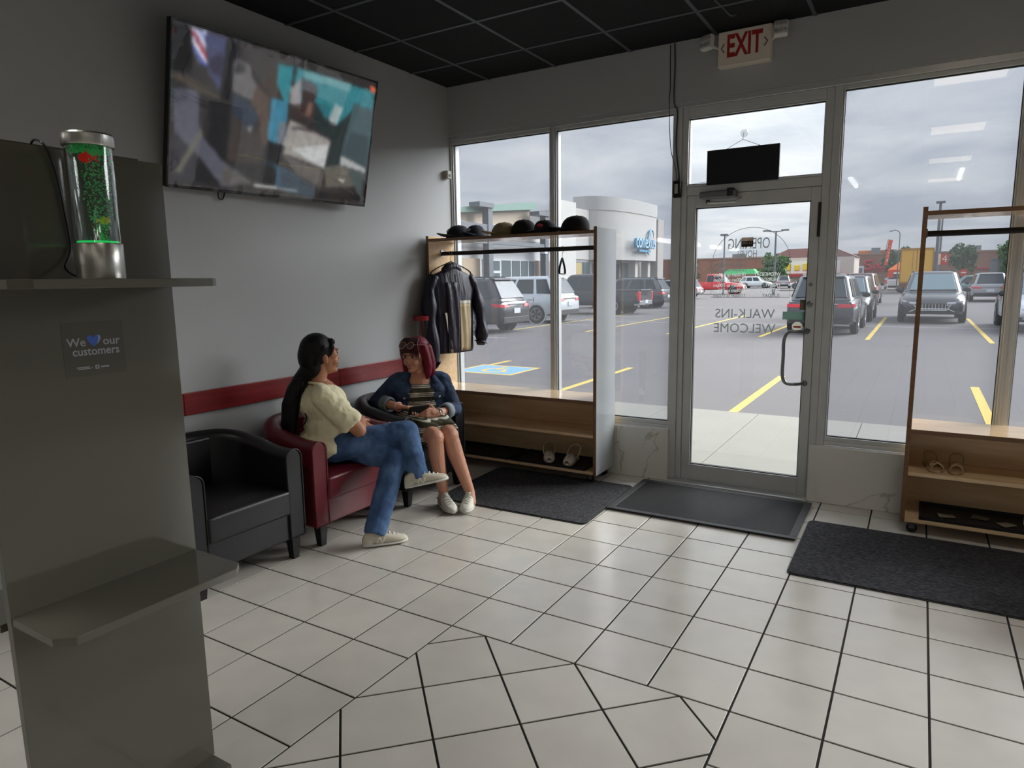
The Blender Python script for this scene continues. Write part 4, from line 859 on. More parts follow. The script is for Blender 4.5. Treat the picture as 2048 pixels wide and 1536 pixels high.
# ================================================================ tub chairs
def tub_chair(cy, leather, seam, lab, cx=.022):
    t = thing('tub_chair', lab, 'armchair', (cx, cy, 0), 0, 'tub chairs along the left wall'); hw = .30; th = .05
    path = [(.625, -hw)] + [(.55 - .05 * i, -hw) for i in range(5)]
    path += [(.31 + .25 * cos(a), hw * sin(a)) for a in [-pi / 2 - (pi * i / 18) for i in range(1, 18)]]
    path += [(.35 + .05 * i, hw) for i in range(5)] + [(.625, hw)]
    R = []; n = len(path)
    for i, p in enumerate(path):
        q0, q1 = path[max(0, i - 1)], path[min(n - 1, i + 1)]; d = Vector((q1[0] - q0[0], q1[1] - q0[1])).normalized(); nx, ny = d.y, -d.x
        u = abs(i / (n - 1) - .5) * 2; zt = .715 - .085 * smoothstep(.25, .95, u); w = th
        sec = [(-w, .125), (w, .125), (w * 1.02, .3), (w * 1.04, zt - .05)] + [(w * 1.04 * cos(a), zt - .05 + .05 * sin(a)) for a in [pi * k / 8 for k in range(1, 8)]] + [(-w * 1.04, zt - .05), (-w * 1.02, .3)]
        R.append([(p[0] + nx * s, p[1] + ny * s, z) for s, z in sec])
    MB().rings(R).build('tub_shell', leather, t, smooth=True, angle=.9, world=False, bevel=.008)
    for s in (-1, 1):
        e = [(w_, z) for w_, z in [(-.05, .127), (.05, .127), (.052, .58)] + [(.052 * cos(a), .58 + .05 * sin(a)) for a in [pi * k / 8 for k in range(1, 8)]] + [(-.052, .58)]]
        MB().tube([(.627, s * hw + w_, z) for w_, z in e], .004, 6, loop=True).build('piping', seam, t, smooth=True, world=False)
    def soft(x0, y0, z0, x1, y1, z1, nm, puff):
        k = MB(); N_ = 14; vs = []
        for j in range(N_ + 1):
            for i in range(N_ + 1):
                u, v = i / N_, j / N_; b = (1 - (2 * u - 1) ** 6) * (1 - (2 * v - 1) ** 6); vs.append((x0 + (x1 - x0) * u, y0 + (y1 - y0) * v, z1 - .02 + puff * b * (1 - .25 * ((2 * u - 1) ** 2 + (2 * v - 1) ** 2))))
        o = len(vs); edge = [(0, i) for i in range(N_)] + [(j, N_) for j in range(N_)] + [(N_, i) for i in range(N_, 0, -1)] + [(j, 0) for j in range(N_, 0, -1)]
        fs = [(j * (N_ + 1) + i, j * (N_ + 1) + i + 1, (j + 1) * (N_ + 1) + i + 1, (j + 1) * (N_ + 1) + i) for j in range(N_) for i in range(N_)]
        ids = [j * (N_ + 1) + i for j, i in edge]; low = [(vs[q][0], vs[q][1], z0) for q in ids]; vs += low; m_ = len(ids)
        fs += [(ids[a], o + a, o + (a + 1) % m_, ids[(a + 1) % m_]) for a in range(m_)] + [tuple(o + a for a in range(m_))]
        return k.add(vs, fs).build(nm, leather, t, smooth=True, angle=.9, world=False, bevel=.012, seg=3)
    soft(.13, -.25, .272, .64, .25, .425, 'seat_cushion', .032)
    MB().box(.16, -.25, .125, .617, .25, .272).build('front_panel', leather, t, world=False, bevel=.006)
    MB().box(.10, -.2, .135, .14, .2, .68).build('inner_back', leather, t, world=False, bevel=.01)
    m = mat('black_wood_leg', (16, 15, 15), .4)
    for x in (.08, .59):
        for y in (-.29, .29): MB().rings([[(x + sx * .026 * q, y + sy * .026 * q, z) for sx, sy in ((-1, -1), (1, -1), (1, 1), (-1, 1))] for z, q in ((0, .72), (.126, 1.1))]).build('leg', m, t, world=False)
    return t
m_lb = mat('black_leather', (16, 16, 19), .4, bump=(240, .12, .002), var=(4, .1)); m_lr = mat('maroon_leather', (98, 28, 38), .36, bump=(240, .12, .002), var=(4, .1))
tub_chair(-2.71, m_lb, mat('black_seam', (34, 34, 36), .4), 'empty black leather tub chair beside the display stand'); tub_chair(-1.925, m_lr, mat('maroon_seam', (110, 36, 46), .4), 'maroon leather tub chair under the person in jeans'); tub_chair(-1.14, m_lb, mat('black_seam2', (38, 38, 40), .4), 'black leather tub chair under the person in the denim jacket')
# white corner of a table at the frame's edge
wt = thing('white_table', 'white table whose rounded corner just enters the picture at the right', 'table', (4.45, -1.05, 0))
MB().prism([(p[0] + 4.45, p[1] - 1.05) for p in rrect(.8, .5, .06)], .30, .345).build('tabletop', mat('white_laminate', (220, 220, 216), .3), wt, bevel=.006)
for x in (4.15, 4.75):
    for y in (-1.22, -.88): MB().tube([(x, y, .011), (x, y, .30)], .018, 10).build('leg', m_steel, wt)
# ================================================================ people
def mat_skin(n, c): 
    m = mat(n, c, .5, var=(18, .06), bump=(120, .05, .002)); b = m.node_tree.nodes['Principled BSDF']; b.inputs['Subsurface Weight'].default_value = .08; b.inputs['Subsurface Radius'].default_value = (.01, .004, .002); return m
def mat_hair(n, c, c2):
    m = mat_wood(n, c, c2, .38, (60, 60, 5)); N = m.node_tree.nodes; L = m.node_tree.links; b = N['Principled BSDF']
    nz = [x for x in N if x.type == 'TEX_NOISE'][0]; bp = N.new('ShaderNodeBump'); b.inputs['Specular IOR Level'].default_value = .25; b.inputs['Roughness'].default_value = .45; bp.inputs['Strength'].default_value = .35; bp.inputs['Distance'].default_value = .01; L.new(nz.outputs[0], bp.inputs['Height']); L.new(bp.outputs[0], b.inputs['Normal']); return m
def mat_denim(n, c, c2):
    m = mat(n, c, .85, bump=(420, .25, .002)); N = m.node_tree.nodes; L = m.node_tree.links; b = N['Principled BSDF']
    tc = N.new('ShaderNodeTexCoord'); n1 = N.new('ShaderNodeTexNoise'); n1.inputs['Scale'].default_value = 9; n1.inputs['Detail'].default_value = 8; L.new(tc.outputs['Object'], n1.inputs['Vector'])
    r = N.new('ShaderNodeValToRGB'); r.color_ramp.elements[0].position = .38; r.color_ramp.elements[0].color = lin(c); r.color_ramp.elements[1].position = .68; r.color_ramp.elements[1].color = lin(c2); L.new(n1.outputs[0], r.inputs[0]); L.new(r.outputs[0], b.inputs['Base Color']); return m
def head_M(c, d, tilt=0.0):
    x = Vector((d[0], d[1], 0)).normalized(); z = Vector((0, 0, 1)); y = z.cross(x); M = Matrix((x, y, z)).transposed().to_4x4(); M.translation = Vector(c); return M @ Matrix.Rotation(tilt, 4, 'Y')
def add_head(mb, M, neck_to, smile=False):
    e = lambda c, r, rot=(0, 0, 0): mb.ell(c, r, rot, 20, 12, M)
    e((-.008, 0, .03), (.092, .074, .095)); e((.028, 0, -.022), (.064, .060, .090)); e((.036, 0, -.072), (.047, .044, .042)); e((.078, 0, -.094), (.017, .020, .016))
    e((.082, 0, .034), (.02, .05, .013)); e((.090, 0, .0), (.014, .010, .034)); e((.103, 0, -.020), (.013, .013, .011)); e((.094, .011, -.024), (.009, .008, .007)); e((.094, -.011, -.024), (.009, .008, .007))
    for s in (1, -1): e((.064, s * .034, -.034), (.028, .026, .028)); e((-.004, s * .077, -.012), (.019, .010, .032), (0, -.15, s * .25)); e((.05, s * .052, .01), (.03, .018, .03))
    e((.090, 0, -.0535), (.010, .022, .0055)); e((.088, 0, -.068), (.010, .019, .0065))
    p0 = M @ Vector((-.012, 0, -.05)); mb.cap(p0, neck_to, .050, .056)
def face_parts(M, parent, iris=(50, 34, 24), brow=(30, 22, 20), lip=(150, 70, 70), smile=False):
    me = mat('eye_white', (186, 178, 170), .3); mi = mat('iris_%d' % iris[0], iris, .25); mb_ = mat('brow_%d' % brow[0], brow, .8); ml = mat('lips_%d_%d' % lip[:2], lip, .45)
    for s in (1, -1):
        o = MB(M).ell((.078, s * .031, .006), (.0115, .0135, .0085), nu=14, nv=8).build('eye', me, parent, smooth=True); MB(M).ell((.0872, s * .0315, .006), (.0042, .0078, .0075), nu=12, nv=6).build('iris', mi, o, smooth=True)
        MB(M).tube([(.084, s * .015, .017), (.091, s * .03, .0185), (.082, s * .047, .013)], [.0015, .0025, .001], 6).build('eyelid', ml if False else mb_, o, smooth=True)
        MB(M).tube([(.094, s * .014, .034), (.096, s * .03, .040), (.082, s * .05, .035)], [.003, .0038, .0015], 6, flat=.6).build('eyebrow', mb_, parent, smooth=True)
    MB(M).ell((.0965, 0, -.0535), (.006, .020, .0045), nu=14, nv=6).build('upper_lip', ml, parent, smooth=True); MB(M).ell((.0945, 0, -.0685), (.006, .017, .0055), nu=14, nv=6).build('lower_lip', ml, parent, smooth=True)
    if smile: MB(M).ell((.0955, 0, -.061), (.004, .017, .0045), nu=14, nv=6).build('teeth', mat('teeth', (216, 208, 198), .3), parent, smooth=True)
def add_hand(mb, w, d, nrm, side, curl=(.5, .7, .5), spread=.08, sc=1.0):
    """palm plus four unequal bent fingers and a thumb; d = direction, nrm = back-of-hand normal, side = +1 thumb on d x nrm side"""
    d = Vector(d).normalized(); n = Vector(nrm); n = (n - d * n.dot(d)).normalized(); x = d.cross(n) * side; w = Vector(w)
    for k in (-1, -.33, .33, 1): mb.cap(w + d * .01 + x * .016 * k * sc, w + d * .082 * sc + x * .027 * k * sc, .0125 * sc, .0125 * sc, 10)
    mb.cap(w - d * .02, w + d * .03, .024 * sc, .026 * sc, 10, squash=.7)
    for k, ln_ in ((1, .068), (.33, .078), (-.33, .073), (-1, .057)):
        p = w + d * .085 * sc + x * .027 * k * sc; a = 0; dd = (d + x * spread * k).normalized(); r = .0088 * sc
        for seg, c in zip((.45, .32, .23), curl):
            a += c; v = dd * cos(a) - n * sin(a); q = p + v * ln_ * seg * sc * 1.15; mb.cap(p, q, r, r * .92, 8); p = q; r *= .92
    p = w + d * .02 * sc + x * .024 * sc; q = p + (d * .6 + x * .7 - n * .25).normalized() * .04 * sc; mb.cap(p, q, .0125 * sc, .0105 * sc, 8); e = q + (d * .85 + x * .25 - n * .35).normalized() * .034 * sc; mb.cap(q, e, .0100 * sc, .0088 * sc, 8)
def shoe(parent, heel, toe, pitch, M_up, M_sole, M_lace, name='shoe', L=.262, roll=0.0):
    d = Vector(toe) - Vector(heel); z = Vector((0, 0, 1)); x = d.normalized(); y = z.cross(x).normalized(); z = x.cross(y); M = Matrix((x, y, z)).transposed().to_4x4(); M.translation = Vector(heel); M = M @ Matrix.Rotation(roll, 4, 'X')
    S = [(.0, .020, .062), (.012, .030, .082), (.045, .035, .092), (.085, .036, .094), (.125, .040, .078), (.165, .045, .062), (.205, .046, .052), (.238, .037, .044), (.256, .02, .036), (.262, .008, .028)]
    R = [[(s, w * (abs(cos(a)) ** .8) * (1 if cos(a) > 0 else -1), .016 + (h - .016) * max(0, sin(a)) ** .75) if sin(a) > .02 else (s, w * .96 * (1 if cos(a) > 0 else -1), .012) for a in [pi * j / 12 for j in range(13)]] for s, w, h in S]
    k = MB(M); k.rings(R); o = k.build(name, M_up, parent, smooth=True, sub=1)
    R = [[(s, w * 1.12 * cos(a), .012 + .012 * sin(a)) for a in [2 * pi * j / 14 for j in range(14)]] for s, w, h in [(-.006, .014, 0)] + S[1:-1] + [(.268, .010, 0)]]
    MB(M).rings(R).build('sole', M_sole, o, smooth=True, angle=.9, sub=1)
    for i in range(5):
        s = .105 + .024 * i; h = .088 - .0095 * i; w = .026
        MB(M).tube([(s - .006, -w, h - .014), (s, -w * .5, h + .002), (s + .004, 0, h + .004), (s + .008, w * .5, h + .001), (s + .012, w, h - .016)], .0032, 6).build('lace', M_lace, o, smooth=True)
    MB(M).rings([[(.07, y_ * .9, .085), (.085, y_, .100), (.10, y_ * .9, .098), (.13, y_ * .8, .082)] for y_ in (-.018, 0, .018)]).build('tongue', M_up, o, smooth=True)
    MB(M).rings([[(.0 - .002, -.018, .02), (.001, -.016, .055), (.001, .016, .055), (-.002, .018, .02)], [(.05, -.0405, .018), (.05, -.038, .05), (.05, .038, .05), (.05, .0405, .018)]], closed=False, caps=False).build('heel_patch', M_sole, o, smooth=True)
    return o
# ---------------------------------------------------------------- woman in pale shirt and jeans
def woman_a():
    O = Vector((.42, -1.97, 0)); f = Vector((.62, .785, 0)); r = Vector((.785, -.62, 0))
    P = lambda a, b, z: tuple(O + f * a + r * b + Vector((0, 0, z)))
    rot = math.atan2(f.y, f.x)
    t = thing('person', 'person in pale t-shirt and blue jeans seated with legs crossed', 'person', (.5, -1.93, 0))
    skin = mat_skin('skin_tan', (176, 122, 92)); hd = head_M(P(.012, 0, 1.088), (.42, .91))
    RK, LK, RA, LA = Vector((.85, -1.69, .60)), Vector((.84, -1.80, .455)), Vector((.995, -1.765, .345)), Vector((.893, -2.068, .11))
    RH, LH = Vector(P(.04, .10, .535)), Vector(P(.03, -.10, .525))
    b = MB(); add_head(b, hd, P(-.025, 0, .915))
    b.ell(P(.01, 0, .79), (.115, .165, .13), (0, 0, rot)); b.ell(P(.02, 0, .64), (.12, .155, .14), (0, 0, rot)); b.ell(P(0, 0, .53), (.13, .165, .085), (0, 0, rot)); b.cap(P(-.015, -.15, .87), P(-.015, .15, .87), .05)
    b.cap(P(0, 0, .6), P(0, 0, .85), .1)
    SR, SL, ER, EL = P(-.01, .185, .865), P(-.01, -.185, .865), P(.185, .225, .655), P(.17, -.225, .655)
    WR, WL = P(.225, -.01, .665), P(.255, .03, .635)
    b.chain([SR, ER, WR], [.05, .044, .028]); b.chain([SL, EL, WL], [.05, .042, .028])
    add_hand(b, WR, f * .05 - r, (0, 0, 1), 1, (.4, .5, .4)); add_hand(b, WL, f * .2 + r * .9, (0, 0, 1), -1, (.4, .5, .4))
    b.chain([RH, RK, RA], [.075, .058, .04]); b.chain([LH, LK, LA], [.075, .058, .04])
    b.build('body', skin, t, remesh=.0055, relax=2)
    face_parts(hd, t)
    # t-shirt
    sm = mat('pale_yellow_cotton', (226, 219, 184), .9, bump=(14, .35, .02), var=(7, .05))
    s = MB(); s.ell(P(.012, 0, .79), (.137, .185, .135), (0, 0, rot), 24, 14); s.ell(P(.03, 0, .655), (.15, .178, .145), (0, 0, rot), 24, 14); s.ell(P(.0, 0, .545), (.165, .212, .112), (0, 0, rot), 24, 14); s.cap(P(-.015, -.155, .872), P(-.015, .155, .872), .06); s.ell(P(.07, .055, .775), (.085, .075, .075), (0, 0, rot)); s.ell(P(.07, -.055, .775), (.085, .075, .075), (0, 0, rot))
    s.ell(P(-.045, 0, .8), (.105, .15, .115), (0, 0, rot)); s.cap(P(-.02, 0, .88), P(-.022, 0, .925), .07, .062, flat1=True)
    for S_, E_ in ((SR, ER), (SL, EL)):
        S_, E_ = Vector(S_), Vector(E_); s.cap(S_, S_ + (E_ - S_) * .84, .066, .078, 18, flat1=True)
    s.build('t_shirt', sm, t, remesh=.0075, relax=5, disp=(.06, .022))
    col_ = [Vector(P(-.022, 0, .925)) + f * (.064 * cos(a)) + r * (.064 * sin(a)) + Vector((0, 0, -.012 * cos(a))) for a in [2 * pi * i / 24 for i in range(24)]]
    MB().tube(col_, .008, 8, loop=True).build('collar', sm, t, smooth=True)
    # jeans
    jm = mat_denim('blue_denim', (50, 76, 116), (88, 120, 162)); j = MB()
    j.ell(P(.01, 0, .525), (.135, .175, .075), (0, 0, rot)); RA2 = RA - (RK - RA) * .06; LA2 = LA - Vector((0, 0, .045))
    j.chain([RH, RK], [.098, .076], 18); j.cap(RK, RA2, .074, .060, 18, flat1=True); j.chain([LH, LK], [.096, .076], 18); j.cap(LK, LA2, .076, .066, 18, flat1=True)
    jo = j.build('jeans', jm, t, remesh=.0075, relax=4, disp=(.05, .010))
    MB().tube([P(.06 + .09 * cos(a), .155 + .01 * sin(a), .575 - .012 * i) for i, a in enumerate((-1, -.3, .4))], .004, 6).build('belt_loop', jm, jo)
    up = mat('grey_white_suede', (196, 190, 172), .8, bump=(200, .2, .002)); so = mat('shoe_sole_white', (206, 204, 196), .6); la = mat('lace_white', (216, 214, 206), .7)
    a = shoe(t, (.855, -2.125, .001), (1.02, -1.905, .001), 0, up, so, la)
    bshoe = shoe(t, (.955, -1.845, .292), (1.13, -1.66, .325), 0, up, so, la, roll=-.12)
    for o, h, d in ((a, Vector((.855, -2.125, .001)), Vector((1.02, -1.905, .001))), (bshoe, Vector((.955, -1.845, .292)), Vector((1.13, -1.66, .325)))):
        x = (d - h).normalized(); y = Vector((0, 0, 1)).cross(x).normalized(); z = x.cross(y); M = Matrix((x, y, z)).transposed().to_4x4(); M.translation = h
        MB(M).tube([(.075, -.041, .028), (.088, -.041, .062), (.105, -.0435, .026), (.122, -.042, .058)], .0035, 6).build('side_mark', mat('pale_mark', (226, 222, 210), .7), o)
    # hair
    hm = mat_hair('black_hair', (7, 6, 7), (15, 14, 15)); h = MB(); T = hd
    h.ell((-.030, 0, .040), (.104, .087, .104), nu=24, nv=14, M=T); h.ell((-.070, 0, .0), (.075, .078, .105), M=T); h.ell((-.065, 0, -.06), (.062, .068, .075), M=T); h.cap(T @ Vector((-.09, 0, -.09)), P(-.125, .01, .945), .055, .045)
    for s in (1, -1): h.cap(T @ Vector((.045, s * .064, .055)), T @ Vector((.034, s * .066, .012)), .018, .009); h.cap(T @ Vector((-.01, s * .07, .055)), T @ Vector((-.055, s * .066, -.03)), .022, .02)
    h.cap(T @ Vector((.05, -.045, .085)), T @ Vector((.05, .045, .085)), .024)
    h.chain([P(-.115, .01, .955), P(-.155, .02, .885), P(-.185, .03, .80), P(-.20, .035, .70), P(-.195, .04, .62), P(-.19, .04, .575)], [.046, .052, .055, .05, .036, .018], 16)
    h.build('hair', hm, t, remesh=.006, relax=3)
    for i in range(26):
        a_ = random.uniform(-.03, .03); c_ = random.uniform(-.035, .035)
        MB().tube(spline([P(-.12 + a_ * .4, .02 + c_, .95), P(-.155 + a_, .03 + c_ * 1.4, .86), P(-.185 + a_ * 1.3, .04 + c_ * 1.3, .75), P(-.195 + a_, .04 + c_, .66), P(-.19 + a_ * .7, .045 + c_ * .6, .57 + random.uniform(-.02, .03))], 5), .0035, 5).build('strand', hm, t, smooth=True)
    MB().tube(spline([P(-.15, .06, .84), P(-.105, .10, .74), P(-.125, .09, .685), P(-.17, .06, .665)], 5), .004, 5).build('strand', hm, t, smooth=True)
    MB().tube([Vector(P(-.118, .012, .955)) + Vector((.045 * cos(a), .045 * sin(a), .012 * cos(a))) for a in [2 * pi * i / 16 for i in range(16)]], .008, 8, loop=True).build('hair_tie', m_blkm, t, smooth=True)
woman_a()
# ---------------------------------------------------------------- woman in denim jacket and striped dress
def woman_b():
    OB = Vector((.43, -1.03, 0)); F = Vector((.70, -.714, 0)); Rr = Vector((-.714, -.70, 0))     # Rr: to her right
    P = lambda a, b, z: tuple(OB + F * a + Rr * b + Vector((0, 0, z))); rot = math.atan2(F.y, F.x)
    t = thing('person', 'person in denim jacket and striped dress seated and holding a phone', 'person', (.5, -1.1, 0))
    skin = mat_skin('skin_fair', (206, 150, 124)); hd = head_M((.425, -1.06, .995), (.10, -1.0), .10)
    RK, LK, RA, LA = Vector((.825, -1.375, .495)), Vector((.865, -1.26, .49)), Vector((.835, -1.315, .10)), Vector((.985, -1.215, .10))
    PC = Vector((.45, -1.07, .53)); RH, LH = PC + Rr * .095, PC - Rr * .095
    b = MB(); add_head(b, hd, P(.0, 0, .835))
    b.ell(P(.0, 0, .73), (.10, .15, .125), (0, 0, rot)); b.ell(P(.02, 0, .60), (.115, .15, .13), (0, 0, rot)); b.ell(tuple(PC), (.13, .155, .085), (0, 0, rot)); b.cap(P(-.01, -.14, .81), P(-.01, .14, .81), .048); b.cap(P(0, 0, .6), P(0, 0, .8), .09)
    SR, SL, ER, EL = P(-.01, .17, .80), P(-.01, -.17, .795), P(.03, .315, .675), P(.085, -.235, .60); WR, WL = P(.245, .17, .665), P(.295, -.085, .615)
    b.chain([SR, ER, WR], [.048, .040, .026]); b.chain([SL, EL, WL], [.048, .040, .026])
    PH = Vector(P(.335, .045, .655))
    add_hand(b, WR, PH - Vector(WR) + Vector((0, 0, .012)), (F * -.2 + Vector((0, 0, 1))), -1, (.35, .6, .5)); add_hand(b, WL, PH - Vector(WL) - Vector((0, 0, .012)), (F * .9 + Vector((0, 0, .35))), 1, (.5, .7, .6))
    b.chain([RH, RK], [.078, .06]); b.chain([LH, LK], [.078, .06])
    for K, A_ in ((RK, RA), (LK, LA)):
        m = K + (A_ - K) * .3 + Vector((-.018, .01, 0)); b.chain([K, m, A_], [.054, .056, .034])
        b.cap(A_, A_ + Vector((.03, -.03, -.06)), .034, .034)
    b.build('body', skin, t, remesh=.005, relax=2)
    face_parts(hd, t, (60, 60, 56), (80, 52, 44), (176, 84, 84), True)
    # striped dress
    dm = mat('striped_dress', (70, 66, 44), .9, bump=(300, .2, .002)); N = dm.node_tree.nodes; L = dm.node_tree.links; pb_ = N['Principled BSDF']
    tc = N.new('ShaderNodeTexCoord'); sp = N.new('ShaderNodeSeparateXYZ'); L.new(tc.outputs['Object'], sp.inputs[0]); mu = N.new('ShaderNodeMath'); mu.operation = 'MULTIPLY'; mu.inputs[1].default_value = 1 / .062; L.new(sp.outputs[2], mu.inputs[0]); fr = N.new('ShaderNodeMath'); fr.operation = 'FRACT'; L.new(mu.outputs[0], fr.inputs[0])
    rp = N.new('ShaderNodeValToRGB'); rp.color_ramp.interpolation = 'CONSTANT'; E = rp.color_ramp.elements; E[0].position = 0; E[0].color = lin((62, 60, 40)); E[1].position = .42; E[1].color = lin((206, 202, 186))
    for p_, c_ in ((.55, (40, 40, 34)), (.62, (206, 202, 186)), (.72, (40, 40, 34)), (.80, (206, 202, 186)), (.90, (62, 60, 40))): q = E.new(p_); q.color = lin(c_)
    L.new(fr.outputs[0], rp.inputs[0]); L.new(rp.outputs[0], pb_.inputs['Base Color'])
    d = MB(); d.ell(P(.012, 0, .715), (.115, .155, .105), (0, 0, rot), 24, 14); d.ell(P(.03, 0, .60), (.135, .16, .13), (0, 0, rot), 24, 14); d.ell(P(.07, .055, .715), (.065, .065, .06), (0, 0, rot)); d.ell(P(.07, -.055, .715), (.065, .065, .06), (0, 0, rot)); d.ell(tuple(PC + Vector((0, 0, .01))), (.15, .175, .095), (0, 0, rot))
    d.cap(RH + Vector((0, 0, .01)), RH + (RK - RH) * .86, .098, .083, 18, flat1=True); d.cap(LH + Vector((0, 0, .01)), LH + (LK - LH) * .86, .098, .083, 18, flat1=True); mid0, mid1 = (RH + LH) / 2, RH + (RK - RH) * .8; d.cap((RH + LH) / 2, ((RK + LK) / 2 - (RH + LH) / 2) * .84 + (RH + LH) / 2, .09, .082, 16, flat1=True)
    d.build('dress', dm, t, remesh=.0075, relax=4, disp=(.07, .006))
    # denim jacket, worn open
    jm = mat_denim('dark_denim', (34, 48, 74), (64, 88, 120)); cm = mat_denim('denim_inside', (112, 122, 130), (146, 154, 158)); j = MB()
    for s in (1, -1):
        j.ell(P(-.005, s * .105, .715), (.125, .095, .12), (0, 0, rot), 20, 12); j.ell(P(.005, s * .115, .60), (.13, .085, .13), (0, 0, rot), 20, 12)
    j.ell(P(-.055, 0, .70), (.10, .165, .135), (0, 0, rot), 20, 12); j.ell(P(-.05, 0, .58), (.11, .165, .12), (0, 0, rot)); j.cap(P(-.02, -.15, .815), P(-.02, .15, .82), .058)
    Wr = [Vector(WR), Vector(WL)]
    for S_, E_, W_ in ((SR, ER, WR), (SL, EL, WL)):
        S_, E_, W_ = Vector(S_), Vector(E_), Vector(W_); j.cap(S_, E_, .066, .058, 16); j.cap(E_, E_ + (W_ - E_) * .42, .056, .05, 16, flat1=True)
    j.build('denim_jacket', jm, t, remesh=.007, relax=4, disp=(.045, .012))
    for E_, W_ in ((ER, WR), (EL, WL)):
        E_, W_ = Vector(E_), Vector(W_); c0 = E_ + (W_ - E_) * .34; c1 = E_ + (W_ - E_) * .60; k = MB(); x, y, dd = frame_from(c1 - c0)
        k.rings([[c0 + dd * (h * (c1 - c0).length) + (x * cos(a) + y * sin(a)) * rr for a in [2 * pi * i / 20 for i in range(20)]] for h, rr in ((0, .052), (.05, .059), (.9, .056), (1, .05), (1, .040), (.3, .040))], loop=True); k.build('rolled_cuff', cm, t, smooth=True, disp=(.03, .004))
    for s in (1, -1):
        MB().rings([[P(-.015, s * .055, .875), P(.03, s * .075, .865), P(.085, s * .10, .80), P(.10, s * .078, .755), P(.105, s * .058, .72)], [P(-.045, s * .075, .868), P(.0, s * .12, .862), P(.065, s * .145, .80), P(.095, s * .125, .762), P(.108, s * .068, .73)]], closed=False, caps=False).build('collar_wing', jm, t, smooth=True).modifiers.new('thickness', 'SOLIDIFY').thickness = .008
        fl = MB(TR(P(.118, s * .125, .715), (0, 0, rot - s * .35))).box(-.004, -.045, -.018, .006, .045, .02).build('pocket_flap', jm, t, bevel=.006)
        MB(TR(P(.128, s * .125, .705), (0, 0, rot - s * .35))).lathe([(.008, 0), (.008, .005), (.005, .007)], 12, M=TR((0, 0, 0), (0, pi / 2, 0))).build('button', mat('pewter_button', (176, 174, 166), .3, metal=.7), fl)
    for z, bb in ((.69, .066), (.64, .068), (.59, .07)): MB(TR(P(.118, -bb, z), (0, 0, rot))).lathe([(.008, 0), (.008, .006), (.005, .008)], 12, M=TR((0, 0, 0), (0, pi / 2, 0))).build('button', mat('pewter_button', (176, 174, 166), .3, metal=.7), t)
    MB().tube([P(.122, .062, .74), P(.128, .066, .65), P(.122, .068, .54)], .004, 6).build('front_seam', jm, t, smooth=True); MB().tube([P(.122, -.062, .74), P(.128, -.066, .65), P(.122, -.068, .54)], .004, 6).build('front_seam', jm, t, smooth=True)
    up = mat('white_canvas', (224, 222, 210), .8, bump=(250, .2, .002)); so = mat('rubber_white', (214, 212, 202), .55); la = mat('lace_white', (216, 214, 206), .7)
    shoe(t, (.785, -1.285, .011), (.99, -1.42, .011), 0, up, so, la, L=.245); shoe(t, (.952, -1.155, .011), (1.062, -1.385, .011), 0, up, so, la, L=.245)
    # burgundy bob with a dark fringe
    hm = mat_hair('burgundy_hair', (92, 16, 34), (134, 30, 52)); hk = mat_hair('dark_fringe', (44, 20, 24), (84, 28, 36)); T = hd; h = MB(); V = lambda *p: T @ Vector(p)
    h.ell((-.028, 0, .045), (.104, .090, .098), nu=24, nv=14, M=T); h.ell((-.06, 0, -.01), (.078, .088, .11), M=T)
    for s in (1, -1): h.chain([V(.0, s * .075, .06), V(-.005, s * .088, 0), V(-.008, s * .094, -.07), V(.0, s * .092, -.135), V(.008, s * .085, -.165)], [.03, .028, .03, .024, .01], 12); h.chain([V(-.05, s * .075, .05), V(-.055, s * .09, -.04), V(-.05, s * .092, -.12), V(-.045, s * .09, -.17)], [.035, .035, .032, .012], 12)
    h.chain([V(-.09, 0, .02), V(-.105, 0, -.06), V(-.10, 0, -.13), V(-.095, 0, -.17)], [.05, .05, .045, .018], 12); h.chain([V(-.085, .05, .0), V(-.095, .055, -.08), V(-.09, .055, -.165)], [.045, .045, .015], 12); h.chain([V(-.085, -.05, .0), V(-.095, -.055, -.08), V(-.09, -.055, -.165)], [.045, .045, .015], 12)
    h.build('hair', hm, t, remesh=.006, relax=3)
    for i in range(15):
        y0 = -.07 + .01 * i; x1 = .098 - 3.5 * (y0 * 1.0) ** 2
        MB().tube(spline([V(.03, y0 * .75, .135), V(.075, y0 * .95, .105), V(x1 - .004, y0 * 1.05, .062), V(x1, y0 * 1.08 + .004, .028 - .012 * abs(sin(i * 1.7)) - (.035 if abs(y0) > .05 else 0))], 4), [.011, .012, .012, .012, .011, .011, .010, .010, .009, .008, .006, .004, .002][:13], 6, flat=.55).build('fringe_lock', hk, t, smooth=True)
    # glasses pushed up on the head
    gm = mat('tortoise_frame', (182, 132, 112), .3); g = None
    for s in (1, -1):
        rim = MB().tube([V(.104 - .016 * sin(a), s * .034 + .027 * cos(a), .098 + .021 * sin(a)) for a in [2 * pi * i / 20 for i in range(20)]], .0023, 6, loop=True)
        if g is None: g = rim.build('eyeglasses', gm, t, smooth=True)
        else: rim.build('rim', gm, g, smooth=True)
        MB().tube([V(.10, s * .062, .102), V(.03, s * .096, .09), V(-.04, s * .10, .06)], .0022, 6).build('temple', gm, g, smooth=True); MB().ell((.104, s * .034, .098), (.002, .024, .018), (0, -.6, 0), 14, 6, T).build('lens', mat_glass('lens_clear_%d' % s, (.93, .94, .95), 1), g, smooth=True)
    MB().tube([V(.104, -.008, .10), V(.108, 0, .104), V(.104, .008, .10)], .0024, 6).build('bridge', gm, g, smooth=True)
    # watch and bracelets
    E_, W_ = Vector(EL), Vector(WL); dd = (W_ - E_).normalized(); x, y, _ = frame_from(dd)
